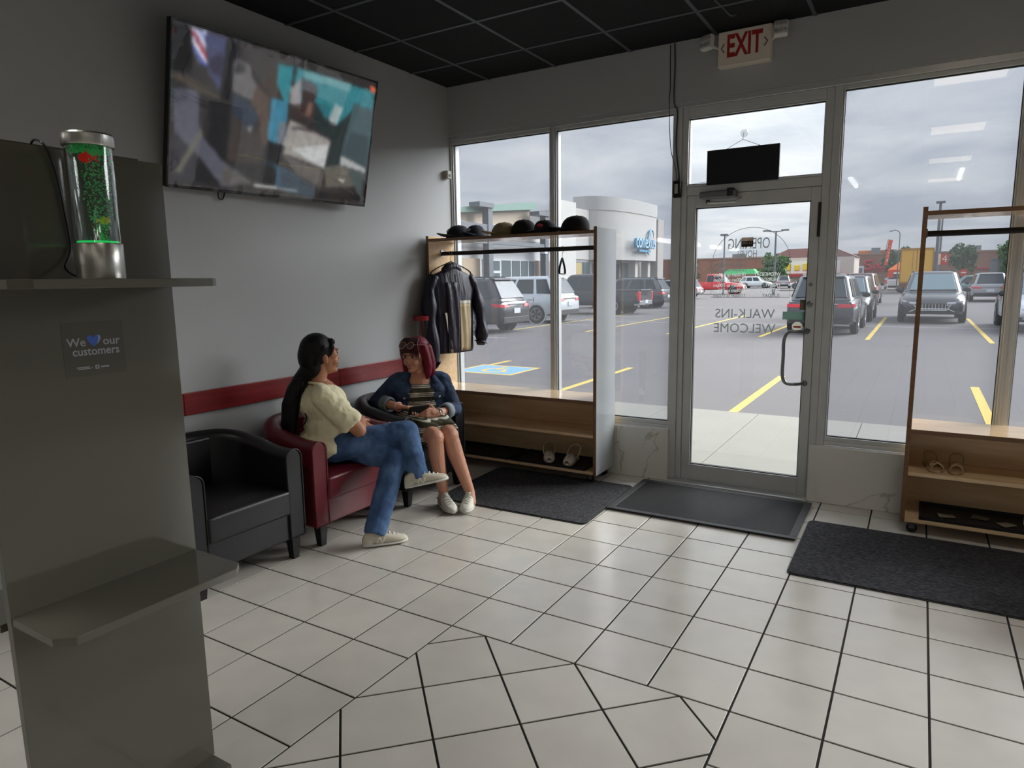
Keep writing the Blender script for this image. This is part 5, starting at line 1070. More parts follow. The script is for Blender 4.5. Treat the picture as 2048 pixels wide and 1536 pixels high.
    def ring(p, rr, tr_, nm, mm): return MB().tube([p + (x2 * cos(a) + y2 * sin(a)) * rr for a in [2 * pi * i / 20 for i in range(20)]], tr_, 8, loop=True, flat=1.0).build(nm, mm, t, smooth=True)
    x2, y2 = x, y; w = ring(W_ - dd * .028, .031, .006, 'wristwatch', mat('white_strap', (214, 210, 200), .5)); MB(Matrix.Translation(W_ - dd * .028 + Vector((F.x, F.y, .3)).normalized() * .03)).ell((0, 0, 0), (.014, .014, .014), nu=16, nv=8).build('watch_face', m_steel, w, smooth=True); ring(W_ - dd * .008, .029, .0025, 'bracelet', m_steel)
    E_, W_ = Vector(ER), Vector(WR); dd = (W_ - E_).normalized(); x2, y2, _ = frame_from(dd); ring(W_ - dd * .012, .031, .0055, 'bracelet', mat('pink_bangle', (216, 176, 164), .4))
    ph = thing('smartphone', 'black smartphone held in both hands by the person in denim', 'phone', tuple(PH)); M = head_M(PH, (F.x, F.y), 0) @ Euler((0, .55, .35)).to_matrix().to_4x4()
    MB(M).box(-.004, -.075, -.037, .004, .075, .037).build('case', m_blkm, ph, bevel=.004); MB(M).box(-.0046, -.071, -.033, -.004, .071, .033).build('screen', mat('phone_screen', (8, 8, 10), .1), ph); MB(M).box(.004, .045, .008, .0055, .068, .03).build('camera_bump', m_blk, ph, bevel=.001)
woman_b()
# ================================================================ outside: ground and paving
ZG = -.15
m_asph = mat('worn_asphalt', (104, 101, 103), .92, var=(.35, .10), bump=(180, .5, .006))
structure(MB().box(-140, 3.0, ZG - .3, 120, 260, ZG).build('ground', m_asph))
m_slab = mat('sidewalk_concrete', (138, 137, 130), .9, var=(2.0, .05), bump=(90, .2, .003), rnd=.03)
sw = structure(MB().box(-12, .15, ZG - .2, 16, 3.015, -.035).build('sidewalk', mat('joint_grey', (120, 118, 112), .9)))
x = -11.6
while x < 15.5:
    MB().box(x + .004, .16, -.04, x + 1.05 - .004, 3.02, -.02).build('paving_slab', m_slab, sw, bevel=.004); x += 1.05
m_yel = mat('yellow_line_paint', (214, 186, 92), .85, var=(9, .12)); m_whl = mat('faded_white_paint', (176, 174, 172), .9, var=(9, .1)); m_blu = mat('blue_stall_paint', (120, 168, 204), .85, var=(9, .12))
ln = structure(empty('road_marking', (0, 10, ZG)), 'yellow parking lines on the asphalt')
def line(x0, y0, x1, y1, w=.11, m=m_yel):
    d = Vector((x1 - x0, y1 - y0, 0)); n = Vector((-d.y, d.x, 0)).normalized() * w / 2; a, b = Vector((x0, y0, 0)), Vector((x1, y1, 0))
    MB().prism([tuple(p)[:2] for p in (a - n, b - n, b + n, a + n)], ZG + .0005, ZG + .003).build('painted_line', m, ln)
for k in range(-4, 4): line(1.62 + 2.7 * k, 3.55, 1.62 + 2.7 * k, 7.15)
for k in range(-3, 4): line(-.26 + 2.68 * k, 14.9, -.26 + 2.68 * k, 25.5)
line(-8.6, 20.1, 9, 20.1, .08, m_whl)
for y in (11.9, 14.9 + 2.85, 20.5, 23.4, 26.3, 29.5, 33.5): line(-12.4, y, -6.8, y, .09, m_whl)
# accessible stall symbol
hx, hy = -3.28, 5.83
MB().box(hx - .66, hy - .56, ZG + .0005, hx + .66, hy + .56, ZG + .0022).build('stall_border', m_yel, ln); MB().box(hx - .58, hy - .48, ZG + .0022, hx + .58, hy + .48, ZG + .0034).build('stall_field', m_blu, ln)
k = MB(TR((hx, hy, ZG + .0046)))
k.tube([(.05 + .24 * cos(a), -.08 + .24 * sin(a), 0) for a in [pi * .62 + pi * 1.25 * i / 14 for i in range(15)]], .04, 4, flat=.03); k.tube([(-.02, .28, 0), (0, .02, 0), (.2, .0, 0), (.3, -.26, 0), (.4, -.24, 0)], .04, 4, flat=.03); k.tube([(0, .14, 0), (.18, .14, 0)], .035, 4, flat=.03); k.lathe([(.065, 0), (.065, .001)], 14, (-.03, .37, 0))
k.build('wheelchair_symbol', m_yel, ln)
# ================================================================ vehicles
m_tyre = mat('tyre_rubber', (32, 33, 36), .85); m_rim = mat('alloy_rim', (176, 178, 182), .35, metal=.7); m_cg = mat('car_glass', (62, 70, 78), .15, spec=.3); m_cgl = mat('windscreen_glass', (128, 148, 156), .15, spec=.3)
m_tl = mat('tail_light_red', (190, 34, 54), .25, emit=((190, 20, 40), .12)); m_hl = mat('head_light', (205, 210, 216), .15); m_trim = mat('black_trim', (36, 38, 42), .6); m_chr = mat('chrome_trim', (200, 203, 208), .2, metal=.8); m_plate = mat('plate_white', (206, 210, 214), .5); m_bed = mat('bed_liner', (24, 25, 27), .9)
def paint(name, c): return mat('paint_' + name, c, .32, coat=.7, metal=.15)
def car(name, lab, loc, ang, pm, kind='suv', L=4.7, Wd=1.9, Ht=1.7, cat='car', group=None, rails=True, detail=True, arch=None, grille='slats', rimr=.24, tr=.36, lights='wide', lab_plate=True):
    t = thing(name, lab, cat, (loc[0], loc[1], ZG), ang, group); hw = Wd / 2; h2 = L / 2; pick = kind == 'pickup'; van = kind == 'van'
    belt = Ht * (.60 if not pick else .58); zl = .30 if not van else .24
    if pick: zl = .42
    hood = belt - (.06 if not van else .05); zt_r = belt - .02
    st = [(-h2, zl + .18, .55, zt_r - .25, .80, .78), (-h2 + .05, zl + .06, .6, zt_r - .04, .93, .86), (-h2 + .30, zl, .62, belt, .99, .90), (-.2, zl, .62, belt, 1.0, .91), (h2 - 1.35, zl, .62, belt - .01, 1.0, .90), (h2 - .95, zl, .62, hood, .99, .88), (h2 - .35, zl + .02, .6, hood - .10, .95, .80), (h2 - .08, zl + .06, .55, hood - .22, .86, .70), (h2, zl + .14, .5, hood - .34, .72, .6)]
    R = []
    for x, a, b, c, w, wt in st:
        half = [(.86 * w * hw, a), (w * hw * .985, a + .07), (w * hw, b), (w * hw * .985, b + (c - b) * .55), (wt * hw, c - .02), (wt * hw * .8, c + .005), (0, c + .02)]
        R.append([(x, y, z) for y, z in half] + [(x, -y, z) for y, z in half[-2::-1]])
    MB().rings(R).build('body', pm, t, smooth=True, angle=.75, world=False)
    # cabin: bottom and roof outlines
    if pick: xr0, xr1, xf1, xf0 = -.75, -.62, .72, 1.38
    elif van: xr0, xr1, xf1, xf0 = -h2 + .06, -h2 + .22, .95, h2 - .82
    else: xr0, xr1, xf1, xf0 = -h2 + .10, -h2 + (.55 if kind == 'suv' else .42), .42, h2 - 1.22
    wb, wt = hw * .905, hw * .70; zb, zr = belt - .03, Ht
    if van: wt = hw * .74
    def oval(x0, x1, w, z, q):
        c = (x0 + x1) / 2; hx_ = (x1 - x0) / 2
        return [(c + hx_ * (abs(cos(a)) ** q) * (1 if cos(a) >= 0 else -1), w * (abs(sin(a)) ** q) * (1 if sin(a) >= 0 else -1), z) for a in [2 * pi * (i + .5) / 32 for i in range(32)]]
    MB().rings([oval(xr0, xf0, wb, zb, .22), oval(xr0 + (xr1 - xr0) * .9, xf0 + (xf1 - xf0) * .9, wb + (wt - wb) * .9, zb + (zr - zb) * .9, .22), oval(xr1 + .03, xf1 - .03, wt * .96, zr - .015, .25), oval(xr1 + .25, xf1 - .25, wt * .7, zr + .012, .4)]).build('cabin', pm, t, smooth=True, angle=.8, world=False)
    def pt(x_at, side, v, off):
        w = wb + (wt - wb) * v; return (x_at, side * (w + off), zb + (zr - zb) * v)
    def xr(v): return xr0 + (xr1 - xr0) * v
    def xf(v): return xf0 + (xf1 - xf0) * v
    v0, v1 = .12, .86
    if pick: cuts = [(.06, .48), (.53, .90)]
    elif van: cuts = [(.05, .33), (.36, .62), (.65, .92)]
    else: cuts = [(.06, .26), (.30, .58), (.62, .92)]
    for s in (1, -1):
        for a, b in cuts:
            def X(u, v): return xr(v) + (xf(v) - xr(v)) * u
            q = [pt(X(a, v0) + (.04 if a < .1 else 0), s, v0, .006), pt(X(b, v0), s, v0, .006), pt(X(b, v1), s, v1, .008), pt(X(a, v1) + (.02 if a < .1 else 0), s, v1, .008)]
            q2 = [(p[0], p[1] - s * .02, p[2]) for p in q]
            MB().add(q + q2, [(0, 1, 2, 3), (7, 6, 5, 4), (0, 4, 5, 1), (1, 5, 6, 2), (2, 6, 7, 3), (3, 7, 4, 0)]).build('side_window', m_cg, t, world=False, bevel=.012)
        if detail:
            for u in ([.29, .6] if not pick else [.505]):
                xx = xr(0) + (xf(0) - xr(0)) * u; MB().box(xx - .006, s * hw * .985 - .006, zl + .12, xx + .006, s * hw * .985 + .006, belt - .06).build('door_seam', m_trim, t, world=False)
                MB().box(xx + .08, s * hw * .975 - .012, belt - .17, xx + .26, s * hw * .975 + .02, belt - .135).build('door_handle', pm if not van else m_chr, t, world=False, bevel=.008)
        mx = xf(.1) - .28
        MB().ell((mx, s * (wb + .13), belt + .06), (.07, .12, .085), nu=14, nv=8).build('wing_mirror', m_trim if detail else pm, t, smooth=True, world=False)
        if rails and not pick: MB().tube([(xr1 + .25, s * wt * .93, zr - .005), (xr1 + .32, s * wt * .93, zr + .035), (xf1 - .28, s * wt * .93, zr + .035), (xf1 - .1, s * wt * .93, zr - .01)], .018, 8).build('roof_rail', m_chr if not detail else m_trim, t, smooth=True, world=False)
    def pane(name, xa, xb, m, f=.80):
        q = [(xa(v0) , -wb * f * .98, zb + (zr - zb) * v0), (xa(v0), wb * f * .98, zb + (zr - zb) * v0), (xa(v1), wt * f * 1.02, zb + (zr - zb) * v1), (xa(v1), -wt * f * 1.02, zb + (zr - zb) * v1)]
        d = .022 if xb > 0 else -.022
        q1 = [(p[0] + d, p[1], p[2] + .006) for p in q]; q2 = [(p[0] - d, p[1], p[2]) for p in q]
        MB().add(q1 + q2, [(0, 1, 2, 3), (7, 6, 5, 4), (0, 4, 5, 1), (1, 5, 6, 2), (2, 6, 7, 3), (3, 7, 4, 0)]).build(name, m, t, world=False, bevel=.012)
    pane('windscreen', xf, 1, m_cgl); pane('rear_window', xr, -1, m_cg, .82)
    if not pick and not van: MB().rings([[(xr1 - .12, y, zr - .05), (xr1 + .12, y, zr - .02), (xr1 + .12, y, zr + .005), (xr1 - .10, y, zr - .02)] for y in (-wt * .86, -wt * .4, wt * .4, wt * .86)]).build('spoiler', pm, t, world=False)
    # wheels
    wx = (-h2 + .98, h2 - .92) if not pick else (-h2 + 1.25, h2 - .98)
    n = 28
    for xw in wx:
        for s in (1, -1):
            M = TR((xw, s * (hw - .10), tr), (pi / 2 * -s, 0, 0))
            if arch is not None or True: MB(TR((xw, s * hw * .985, tr + .02), (pi / 2 * -s, 0, 0))).lathe([(tr + .085, -.06), (tr + .085, .008), (tr + .03, .012), (tr + .03, -.06)], n, caps=False).build('wheel_arch', arch or m_trim, t, smooth=True, angle=.6, world=False)
            w = MB(M).lathe([(rimr, .0), (tr - .03, -.09), (tr, -.06), (tr, .09), (tr - .025, .118), (rimr + .01, .12)], n).build('wheel', m_tyre, t, smooth=True, angle=.7, world=False)
            k = MB(M); k.lathe([(rimr, .085), (rimr, .122), (rimr - .025, .122), (rimr - .035, .095)], n, caps=False); k.lathe([(.0, .095), (.06, .10), (.05, .118), (.0, .12)], 12)
            for i in range(5):
                a = 2 * pi * i / 5
                for d in ((-.09, .09) if detail else (0,)): k.tube([(.05 * cos(a), .05 * sin(a), .108), ((rimr - .01) * cos(a + d), (rimr - .01) * sin(a + d), .112)], .017 if detail else .03, 6)
            k.build('rim', m_rim, w, smooth=True, angle=.7, world=False); MB(M).lathe([(.002, .06), (rimr - .01, .06), (rimr - .01, .075), (.002, .075)], n).build('rim_back', m_bed, w, world=False)
    # ends
    zb_ = zl
    MB().rings([[(-h2 - .015, y * f, z0), (-h2 + .25, y, z0 - .02), (-h2 + .25, y, z1), (-h2 - .015, y * f, z1 - .02)] for y, f in ((-hw * .93, .88), (-hw * .5, 1), (hw * .5, 1), (hw * .93, .88)) for z0, z1 in ((zb_ + .02, zb_ + .24),)]).build('rear_bumper', m_trim if kind != 'pickup' else m_chr, t, world=False, bevel=.02)
    MB().rings([[(h2 + .01, y * f, z0 + .04), (h2 - .3, y, z0), (h2 - .3, y, z1), (h2 + .01, y * f, z1 - .02)] for y, f in ((-hw * .9, .82), (-hw * .45, 1), (hw * .45, 1), (hw * .9, .82)) for z0, z1 in ((zb_ + .0, zb_ + .17),)]).build('front_bumper', m_trim, t, world=False, bevel=.02)
    zt = belt - .20
    for s in (1, -1):
        if pick or kind == 'van': MB().box(-h2 - .012, min(s * hw * .72, s * hw * .93), zt - .27, -h2 + .14, max(s * hw * .72, s * hw * .93), zt + .16).build('tail_light', m_tl, t, world=False, bevel=.03)
        else: MB().rings([[(-h2 - .01 + d, s * y, zt + z - .05), (-h2 + .16 + d, s * y, zt + z - .05), (-h2 + .16 + d, s * y, zt + z + .06), (-h2 + .01 + d, s * y, zt + z + .05)] for y, z, d in ((hw * .48, .02, -.005), (hw * .75, .02, .0), (hw * .93, .03, .06), (hw * .965, .04, .22))]).build('tail_light', m_tl, t, world=False, bevel=.012)
        MB().rings([[(h2 + .03 + d, s * y, hood - .40 + z), (h2 - .20 + d, s * y, hood - .38 + z), (h2 - .20 + d, s * y, hood - .27 + z), (h2 + .01 + d, s * y, hood - .28 + z)] for y, z, d in ((hw * .42, 0, -.0), (hw * .66, .02, -.05), (hw * .86, .06, -.19), (hw * .93, .08, -.38))]).build('head_light', m_hl, t, world=False, bevel=.012)
    if not pick: MB().box(-h2 - .022, -hw * .5, zt + .05, -h2 + .1, hw * .5, zt + .085).build('tail_trim', m_chr if kind != 'van' else pm, t, world=False)
    MB().box(-h2 - .03, -.19, zt - .22 if not pick else zl + .1, -h2 + .03, .19, zt - .06 if not pick else zl + .25).build('licence_plate', m_plate, t, world=False)
    g = MB().rings([[(h2 + .025, y, hood - .52), (h2 - .1, y, hood - .52), (h2 - .12, y, hood - .32), (h2 + .015, y, hood - .33)] for y in (-hw * .52, 0, hw * .52)]).build('grille', m_trim, t, world=False)
    if grille == 'slats':
        for i in range(11): MB().box(h2 + .01, -hw * .48 + hw * .96 * i / 10 - .012, hood - .50, h2 + .035, -hw * .48 + hw * .96 * i / 10 + .012, hood - .33).build('slat', m_chr, g, world=False)
    MB().tube([(h2 + .02, -hw * .54, hood - .36), (h2 + .035, -hw * .42, hood - .54), (h2 + .035, hw * .42, hood - .54), (h2 + .02, hw * .54, hood - .36)], .016, 6).build('grille_trim', m_chr, t, world=False)
    MB().tube([(h2 + .0, -hw * .66, zl + .10), (h2 + .04, -hw * .45, zl + .20), (h2 + .04, hw * .45, zl + .20), (h2 + .0, hw * .66, zl + .10)], .014, 6).build('bumper_trim', m_chr, t, world=False)
    if pick:
        MB().box(-h2 + .10, -hw * .80, belt - .3, -.86, hw * .80, belt + .024).build('bed', m_bed, t, world=False)
        for s in (1, -1): MB().box(-h2 + .04, s * hw * .86 - .06, belt - .05, -.78, s * hw * .86 + .06, belt + .05).build('bed_rail', pm, t, world=False, bevel=.02)
        MB().box(-h2 - .01, -hw * .72, belt - .52, -h2 + .08, hw * .72, belt + .05).build('tailgate', pm, t, world=False, bevel=.02)
    return t
P_blk, P_wht, P_gry, P_red, P_mar, P_slv, P_nvy = paint('black', (34, 37, 43)), paint('white', (206, 212, 218)), paint('grey', (66, 72, 80)), paint('red', (196, 30, 48)), paint('maroon', (92, 42, 52)), paint('silver', (158, 160, 165)), paint('navy', (40, 46, 56))
car('parked_suv', 'black suv parked tail out, left of the white suv', (-10.0, 13.9), pi, P_blk, L=4.8, Wd=1.95, Ht=1.75)
car('parked_suv', 'boxy white suv parked between the black suv and black pickup', (-10.62, 19.05), pi, P_wht, L=4.8, Wd=1.97, Ht=1.8, arch=P_wht, rails=False)
car('pickup_truck', 'black pickup parked behind the mirror side of the coat rack', (-10.5, 25.8), pi, P_blk, 'pickup', 5.9, 2.0, 1.9, cat='pickup', tr=.40)
car('parked_suv', 'dark grey suv parked beyond the black pickup near the blue sign', (-11.0, 32.3), pi, P_gry, L=4.8, Wd=1.9, Ht=1.68)
car('pickup_truck', 'bright red pickup seen side on through the glass door', (-14.1, 63.5), 0, P_red, 'pickup', 5.9, 2.0, 1.95, cat='pickup', tr=.42, rimr=.28, arch=P_red)
car('parked_suv', 'grey suv with red tail lights just beyond the door handle', (1.12, 18.25), pi / 2, P_gry, L=4.6, Wd=1.86, Ht=1.68)
car('parked_suv', 'dark navy suv facing the shop behind the grey suv', (1.15, 24.0), -pi / 2, P_nvy, L=4.4, Wd=1.85, Ht=1.66, grille=None)
car('minivan', 'maroon minivan seen from behind past the dark suv', (.55, 39.4), pi / 2, P_mar, 'van', 5.1, 1.98, 1.76, rails=False, cat='minivan')
car('minivan', 'charcoal minivan with chrome grille facing the shop between two yellow lines', (3.9, 24.65), -pi / 2, paint('charcoal', (44, 48, 58)), L=5.1, Wd=1.99, Ht=1.76, cat='minivan')
car('parked_suv', 'silver suv seen from behind next to the charcoal minivan', (7.0, 45.7), pi / 2, P_slv, L=4.8, Wd=1.9, Ht=1.68)
car('parked_suv', 'pale silver suv cut off by the window post at the right', (6.62, 20.7), -pi / 2, P_wht, L=4.7, Wd=1.9, Ht=1.68, grille=None)
car('parked_car', 'white crossover far away behind the red pickup', (-17.0, 97.6), 0.0, P_wht, L=4.6, Ht=1.65, detail=False, grille=None)
car('parked_car', 'silver crossover far away under the leafy tree', (-13.0, 95.5), pi / 2 + .2, P_slv, L=4.7, Ht=1.7, detail=False, grille=None)
car('parked_car', 'white car far away below the yellow lettered shop', (-9.2, 91), pi, P_wht, L=4.5, Ht=1.5, detail=False, grille=None, rails=False)
car('parked_car', 'teal grey car between the charcoal minivan and silver suv', (6.9, 60.5), pi, paint('teal', (96, 124, 128)), L=4.6, Ht=1.5, detail=False, grille=None, rails=False)
car('parked_car', 'dark car roof just above the maroon minivan', (-2.6, 61), 0, P_blk, L=4.7, Ht=1.75, detail=False, grille=None)
car('parked_van', 'white van beside the yellow truck and orange tent', (1.0, 82), pi / 2, P_wht, 'van', 4.9, 1.0 + .9, 1.85, cat='van', detail=False, grille=None, rails=False)
car('parked_car', 'pale car at the corner of the building with the blue sign', (-13.6, 48.6), pi, P_slv, L=4.6, Ht=1.5, detail=False, grille=None, rails=False)
# yellow truck seen from behind
tk = thing('box_truck', 'tall yellow box truck seen from behind', 'truck', (3.05, 68, ZG)); m_ty = mat('truck_yellow', (226, 172, 44), .4); m_tyd = mat('truck_yellow_dark', (170, 124, 30), .5)
MB().box(1.77, 65.1, .75, 4.33, 71.5, 3.78).build('box_body', m_ty, tk, bevel=.02)
for a in (1.86, 3.07): MB().box(a, 65.04, .85, a + 1.17, 65.1, 3.62).build('rear_door', m_ty, tk, bevel=.02)
MB().box(3.03, 65.02, .85, 3.07, 65.1, 3.62).build('door_gap', m_tyd, tk)
fr_ = MB(); fr_.box(1.77, 65.0, 3.62, 4.33, 65.1, 3.78); fr_.box(1.77, 65.0, .75, 1.86, 65.1, 3.62); fr_.box(4.24, 65.0, .75, 4.33, 65.1, 3.62); fr_.build('door_frame', m_tyd, tk)
for x in (2.75, 3.3): MB().tube([(x, 64.99, .9), (x, 64.99, 3.5)], .02, 6).build('lock_bar', m_tyd, tk)
MB().box(1.8, 65.0, .35, 4.3, 65.4, .75).build('bumper', mat('rust', (120, 70, 44), .8), tk)
for x in (1.95, 4.1):
    for y in (66.5, 73): MB(TR((x, y, ZG + .48), (0, pi / 2, 0))).lathe([(.25, -.13), (.48, -.12), (.48, .12), (.25, .13)], 20).build('wheel', m_tyre, tk, smooth=True, angle=.6)
MB().box(1.9, 71.7, .3, 4.2, 73.8, 2.6).build('cab', m_ty, tk, bevel=.1)
# ================================================================ buildings
m_bw = mat('pale_panel', (196, 198, 200), .7, var=(.4, .04)); m_bw2 = mat('light_stucco', (190, 188, 184), .85, var=(.3, .05)); m_tan = mat('tan_panel', (188, 172, 152), .85); m_grn = mat('green_metal_roof', (104, 142, 128), .5); m_dk = mat('dark_steel_post', (92, 98, 106), .5); m_sg = mat('shop_glass', (88, 104, 110), .12, spec=.7); m_wf = mat('white_frame', (210, 214, 214), .5); m_brk = mat('brown_brick', (142, 104, 90), .9, var=(.5, .1)); m_redb = mat('red_band', (176, 54, 60), .7); m_dg = mat('dark_opening', (70, 72, 74), .6)
pb = thing('plaza_building', 'pale plaza building with green roof edge and dark posts beyond the white suv', 'building', (-20, 28, ZG))
MB().box(-32, 16, ZG, -18.0, 36.6, 4.75).build('wall', m_bw, pb)
MB().prism([(24.2, 4.70), (33.4, 4.70), (33.4, 5.95), (24.2, 5.05)], -.3, .3, Matrix(((0, 0, 1, -18.4), (1, 0, 0, 0), (0, 1, 0, 0), (0, 0, 0, 1)))).build('tan_gable', m_tan, pb)
MB().prism([(23.6, 4.98), (33.5, 5.93), (33.5, 6.40), (23.6, 5.22)], -.7, .5, Matrix(((0, 0, 1, -18.2), (1, 0, 0, 0), (0, 1, 0, 0), (0, 0, 0, 1)))).build('green_roof_edge', m_grn, pb)
for z in (3.35, 3.9): MB().box(-18.0, 22, z, -17.96, 36.6, z + .03).build('panel_joint', m_bw2, pb)
for y in (27.35, 34.0):
    MB().box(-17.6, y - .22, ZG, -17.2, y + .22, 5.72).build('post', m_dk, pb); MB().box(-17.8, y - 1.2, 5.5, -17.1, y + .25, 5.75).build('post_arm', m_dk, pb)
MB().box(-17.55, 20, 4.25, -17.25, 34.2, 4.6).build('canopy_beam', m_dk, pb)
MB().box(-17.55, 20, 3.55, -17.25, 34.2, 3.75).build('canopy_beam', m_dk, pb)
for y0, y1, m in ((23.2, 24.4, m_sg), (24.5, 25.2, m_sg), (27.7, 28.5, m_sg), (28.6, 29.5, m_wf), (29.6, 30.7, m_sg), (30.8, 31.8, m_sg), (31.9, 32.8, m_sg), (32.9, 33.6, m_sg)):
    if m is m_wf:
        d = MB().box(-18.0, y0, ZG, -17.93, y1, 2.75).build('shop_door', m_wf, pb); MB().box(-17.94, y0 + .12, ZG + .1, -17.91, y1 - .12, 1.95).build('pane', m_sg, d); MB().box(-17.94, y0 + .12, 2.1, -17.91, y1 - .12, 2.65).build('pane', m_sg, d)
    else:
        d = MB().box(-18.0, y0 - .05, ZG + .2, -17.95, y1 + .05, 2.75).build('shop_window', m_wf, pb); MB().box(-17.96, y0 + .02, ZG + .3, -17.93, y1 - .02, 2.7).build('pane', m_sg, d)
MB().box(-18.05, 25.3, ZG, -17.8, 27.1, 2.75).build('brick_pier', mat('tan_brick', (186, 168, 142), .9), pb); MB().box(-18.05, 33.8, ZG, -17.8, 36.5, 2.75).build('brick_pier', mat('rose_brick', (170, 152, 142), .9), pb)
lamp = MB().box(-17.3, 33.3, 3.15, -17.0, 33.7, 3.35).build('wall_lamp', m_plate, pb)
# building with the blue sign: curved upper front
cb = thing('bank_building', 'pale grey building with a curved front and blue conexus sign', 'building', (-20, 46, ZG))
MB().box(-40, 36.7, ZG, -18.05, 54, 6.2).build('wall', m_bw2, cb)
MB().box(-18.6, 36.9, ZG, -17.7, 39.3, 6.85).build('pilaster', mat('pale_pilaster', (206, 205, 200), .85), cb); MB().box(-18.4, 39.3, 2.95, -17.95, 42.0, 6.55).build('wall_panel', m_bw2, cb)
cur = spline([(-18.3, 41.9, 0), (-17.3, 42.7, 0), (-16.55, 44.5, 0), (-16.2, 47.5, 0), (-16.15, 51.3, 0), (-16.35, 52.4, 0)], 6)
k = MB(); pl = [(p.x, p.y) for p in cur] + [(-19.2, 52.4), (-19.2, 41.9)]
MB().prism(pl, 2.95, 6.6).build('curved_front', m_bw2, cb); MB().prism([(p.x + .05, p.y) for p in cur] + [(-19.2, 52.4), (-19.2, 41.9)], 6.6, 7.6).build('curved_parapet', mat('parapet_grey', (184, 183, 180), .85), cb)
MB().box(-17.4, 52.4, ZG, -16.2, 53.9, 6.5).build('end_pier', mat('end_pier_grey', (168, 164, 160), .85), cb)
for i, (y0, y1, m) in enumerate(((39.6, 40.9, mat('yellow_blind', (176, 158, 96), .6)), (41.1, 42.3, m_sg), (42.6, 44.6, m_sg), (44.9, 46.2, m_dg), (46.6, 48.2, m_sg), (48.6, 50.2, m_sg))):
    d = MB().box(-18.06, y0, ZG + .2, -18.0, y1, 2.8).build('ground_window', m_wf if i in (2, 4) else m_dk, cb); MB().box(-18.01, y0 + .1, ZG + .3, -17.97, y1 - .1, 2.7).build('pane', m, d)
for y in (43.4, 48.4, 51.4): MB().box(-17.2, y - .3, ZG, -16.6, y + .3, 2.95).build('column', m_bw2, cb)
m_sb = mat('sign_blue', (52, 140, 182), .4); m_sbl = mat('sign_pale_blue', (170, 208, 226), .4)
TS_ = lambda x, y, z: Matrix(((0, 0, 1, x), (1, 0, 0, y), (0, 1, 0, z), (0, 0, 0, 1)))
sgn = text('sign_lettering', 'conexus', m_sb, 1.6, TS_(-15.85, 48.2, 4.40), cb, .10, xs=.84); text('letter_face', 'conexus', m_sbl, 1.6, TS_(-15.70, 48.2, 4.40), sgn, .01, xs=.84)
MB().tube([(-15.98, 49.9 + .75 * cos(a), 4.45 + .95 * sin(a) + .35 * cos(a)) for a in [2 * pi * i / 28 for i in range(22)]], [.02 + .07 * sin(pi * i / 21) for i in range(22)], 8).build('sign_swoosh', m_sb, sgn)
MB().box(-16.0, 46.9, 3.62, -15.8, 49.5, 3.78).build('sign_line', m_sb, sgn)
# far brick store across the lot
fb = thing('brick_store', 'long low brown brick store across the parking lot', 'building', (-10, 150, ZG))
MB().box(-75, 150, ZG, 40, 185, 5.45).build('wall', m_brk, fb); MB().box(-75, 149.9, 5.45, 40, 150.3, 5.75).build('coping', mat('coping_tan', (150, 126, 112), .9), fb)
MB().box(-9.5, 149.8, 2.2, 1, 150, 2.45).build('red_band', m_redb, fb); MB().box(12, 149.8, 2.3, 30, 150, 2.55).build('red_band', m_redb, fb)
d = MB().box(-10.4, 149.7, ZG, -6.6, 150, 3.3).build('entrance', m_wf, fb); MB().box(-10.1, 149.6, ZG, -6.9, 149.75, 2.9).build('pane', m_sg, d)
msr = mat('store_red', (190, 40, 54), .5)
MB().tube(spline([(-5.2, 149.6, 4.2), (-6.2, 149.6, 4.3), (-6.6, 149.6, 3.7), (-5.6, 149.6, 3.3), (-5.4, 149.6, 2.7), (-6.5, 149.6, 2.6)], 4), .22, 6).build('sign_stroke', msr, fb)
for x in (-4.6, -3.7, -2.8, -1.9): MB().tube([(x + .34 * cos(a), 149.6, 3.15 + .42 * sin(a)) for a in [2 * pi * i / 12 for i in range(12)]], .17, 6, loop=True).build('sign_stroke', msr, fb)
MB().box(-8.0, 152, 5.6, -1.0, 158, 6.4).build('orange_parapet', mat('orange_panel', (214, 132, 72), .8), fb)
for x, w, h in ((-5.6, 1.6, .95), (-3.4, 2.2, .5), (-24, 3, .5), (10.5, 2.2, .8), (-33, 3, .6), (-15.2, 2.5, .6)): MB().box(x, 151, 5.7, x + w, 154, 5.9 + h).build('rooftop_unit', mat('roof_unit_grey', (128, 134, 138), .7), fb)
gb = thing('grey_building', 'dark grey metal building behind the silver suv', 'building', (15, 100, ZG)); MB().box(11.6, 100, ZG, 26, 112, 3.3).build('wall', mat('dark_grey_metal', (92, 96, 102), .7), gb); MB().box(15.0, 99.9, .2, 15.5, 100, 2.4).build('light_panel', m_wf, gb); MB().box(11.5, 99.9, 3.3, 26.1, 112, 3.5).build('roof_edge', m_dk, gb)
lb = thing('yellow_sign_shop', 'white fronted shop with big yellow letters and red awning', 'building', (-14, 118, ZG)); MB().box(-19, 118, ZG, -6, 128, 4.5).build('wall', mat('cream_wall', (208, 196, 184), .8), lb); MB().box(-17, 117.8, 1.9, -8, 118, 3.9).build('sign_board', mat('board_white', (226, 224, 216), .6), lb)
for i, (x, s) in enumerate(zip((-15.9, -14.5, -13.2, -11.9, -10.5, -9.2), (1, .8, 1, .9, 1, .85))): MB().box(x - .42, 117.6, 2.4, x + .42, 117.8, 2.4 + 1.15 * s).build('sign_block', mat('letter_yellow', (226, 196, 60), .5), lb, bevel=.12)
MB().box(-18.5, 116.9, 1.4, -7, 118, 1.75).build('red_awning', m_redb, lb); MB().prism([(-19.3, 4.5), (-5.7, 4.5), (-9, 6.0), (-16, 6.0)], 0, 9, Matrix(((1, 0, 0, 0), (0, 0, 1, 118), (0, 1, 0, 0), (0, 0, 0, 1)))).build('roof', mat('dull_red_roof', (150, 112, 108), .8), lb)
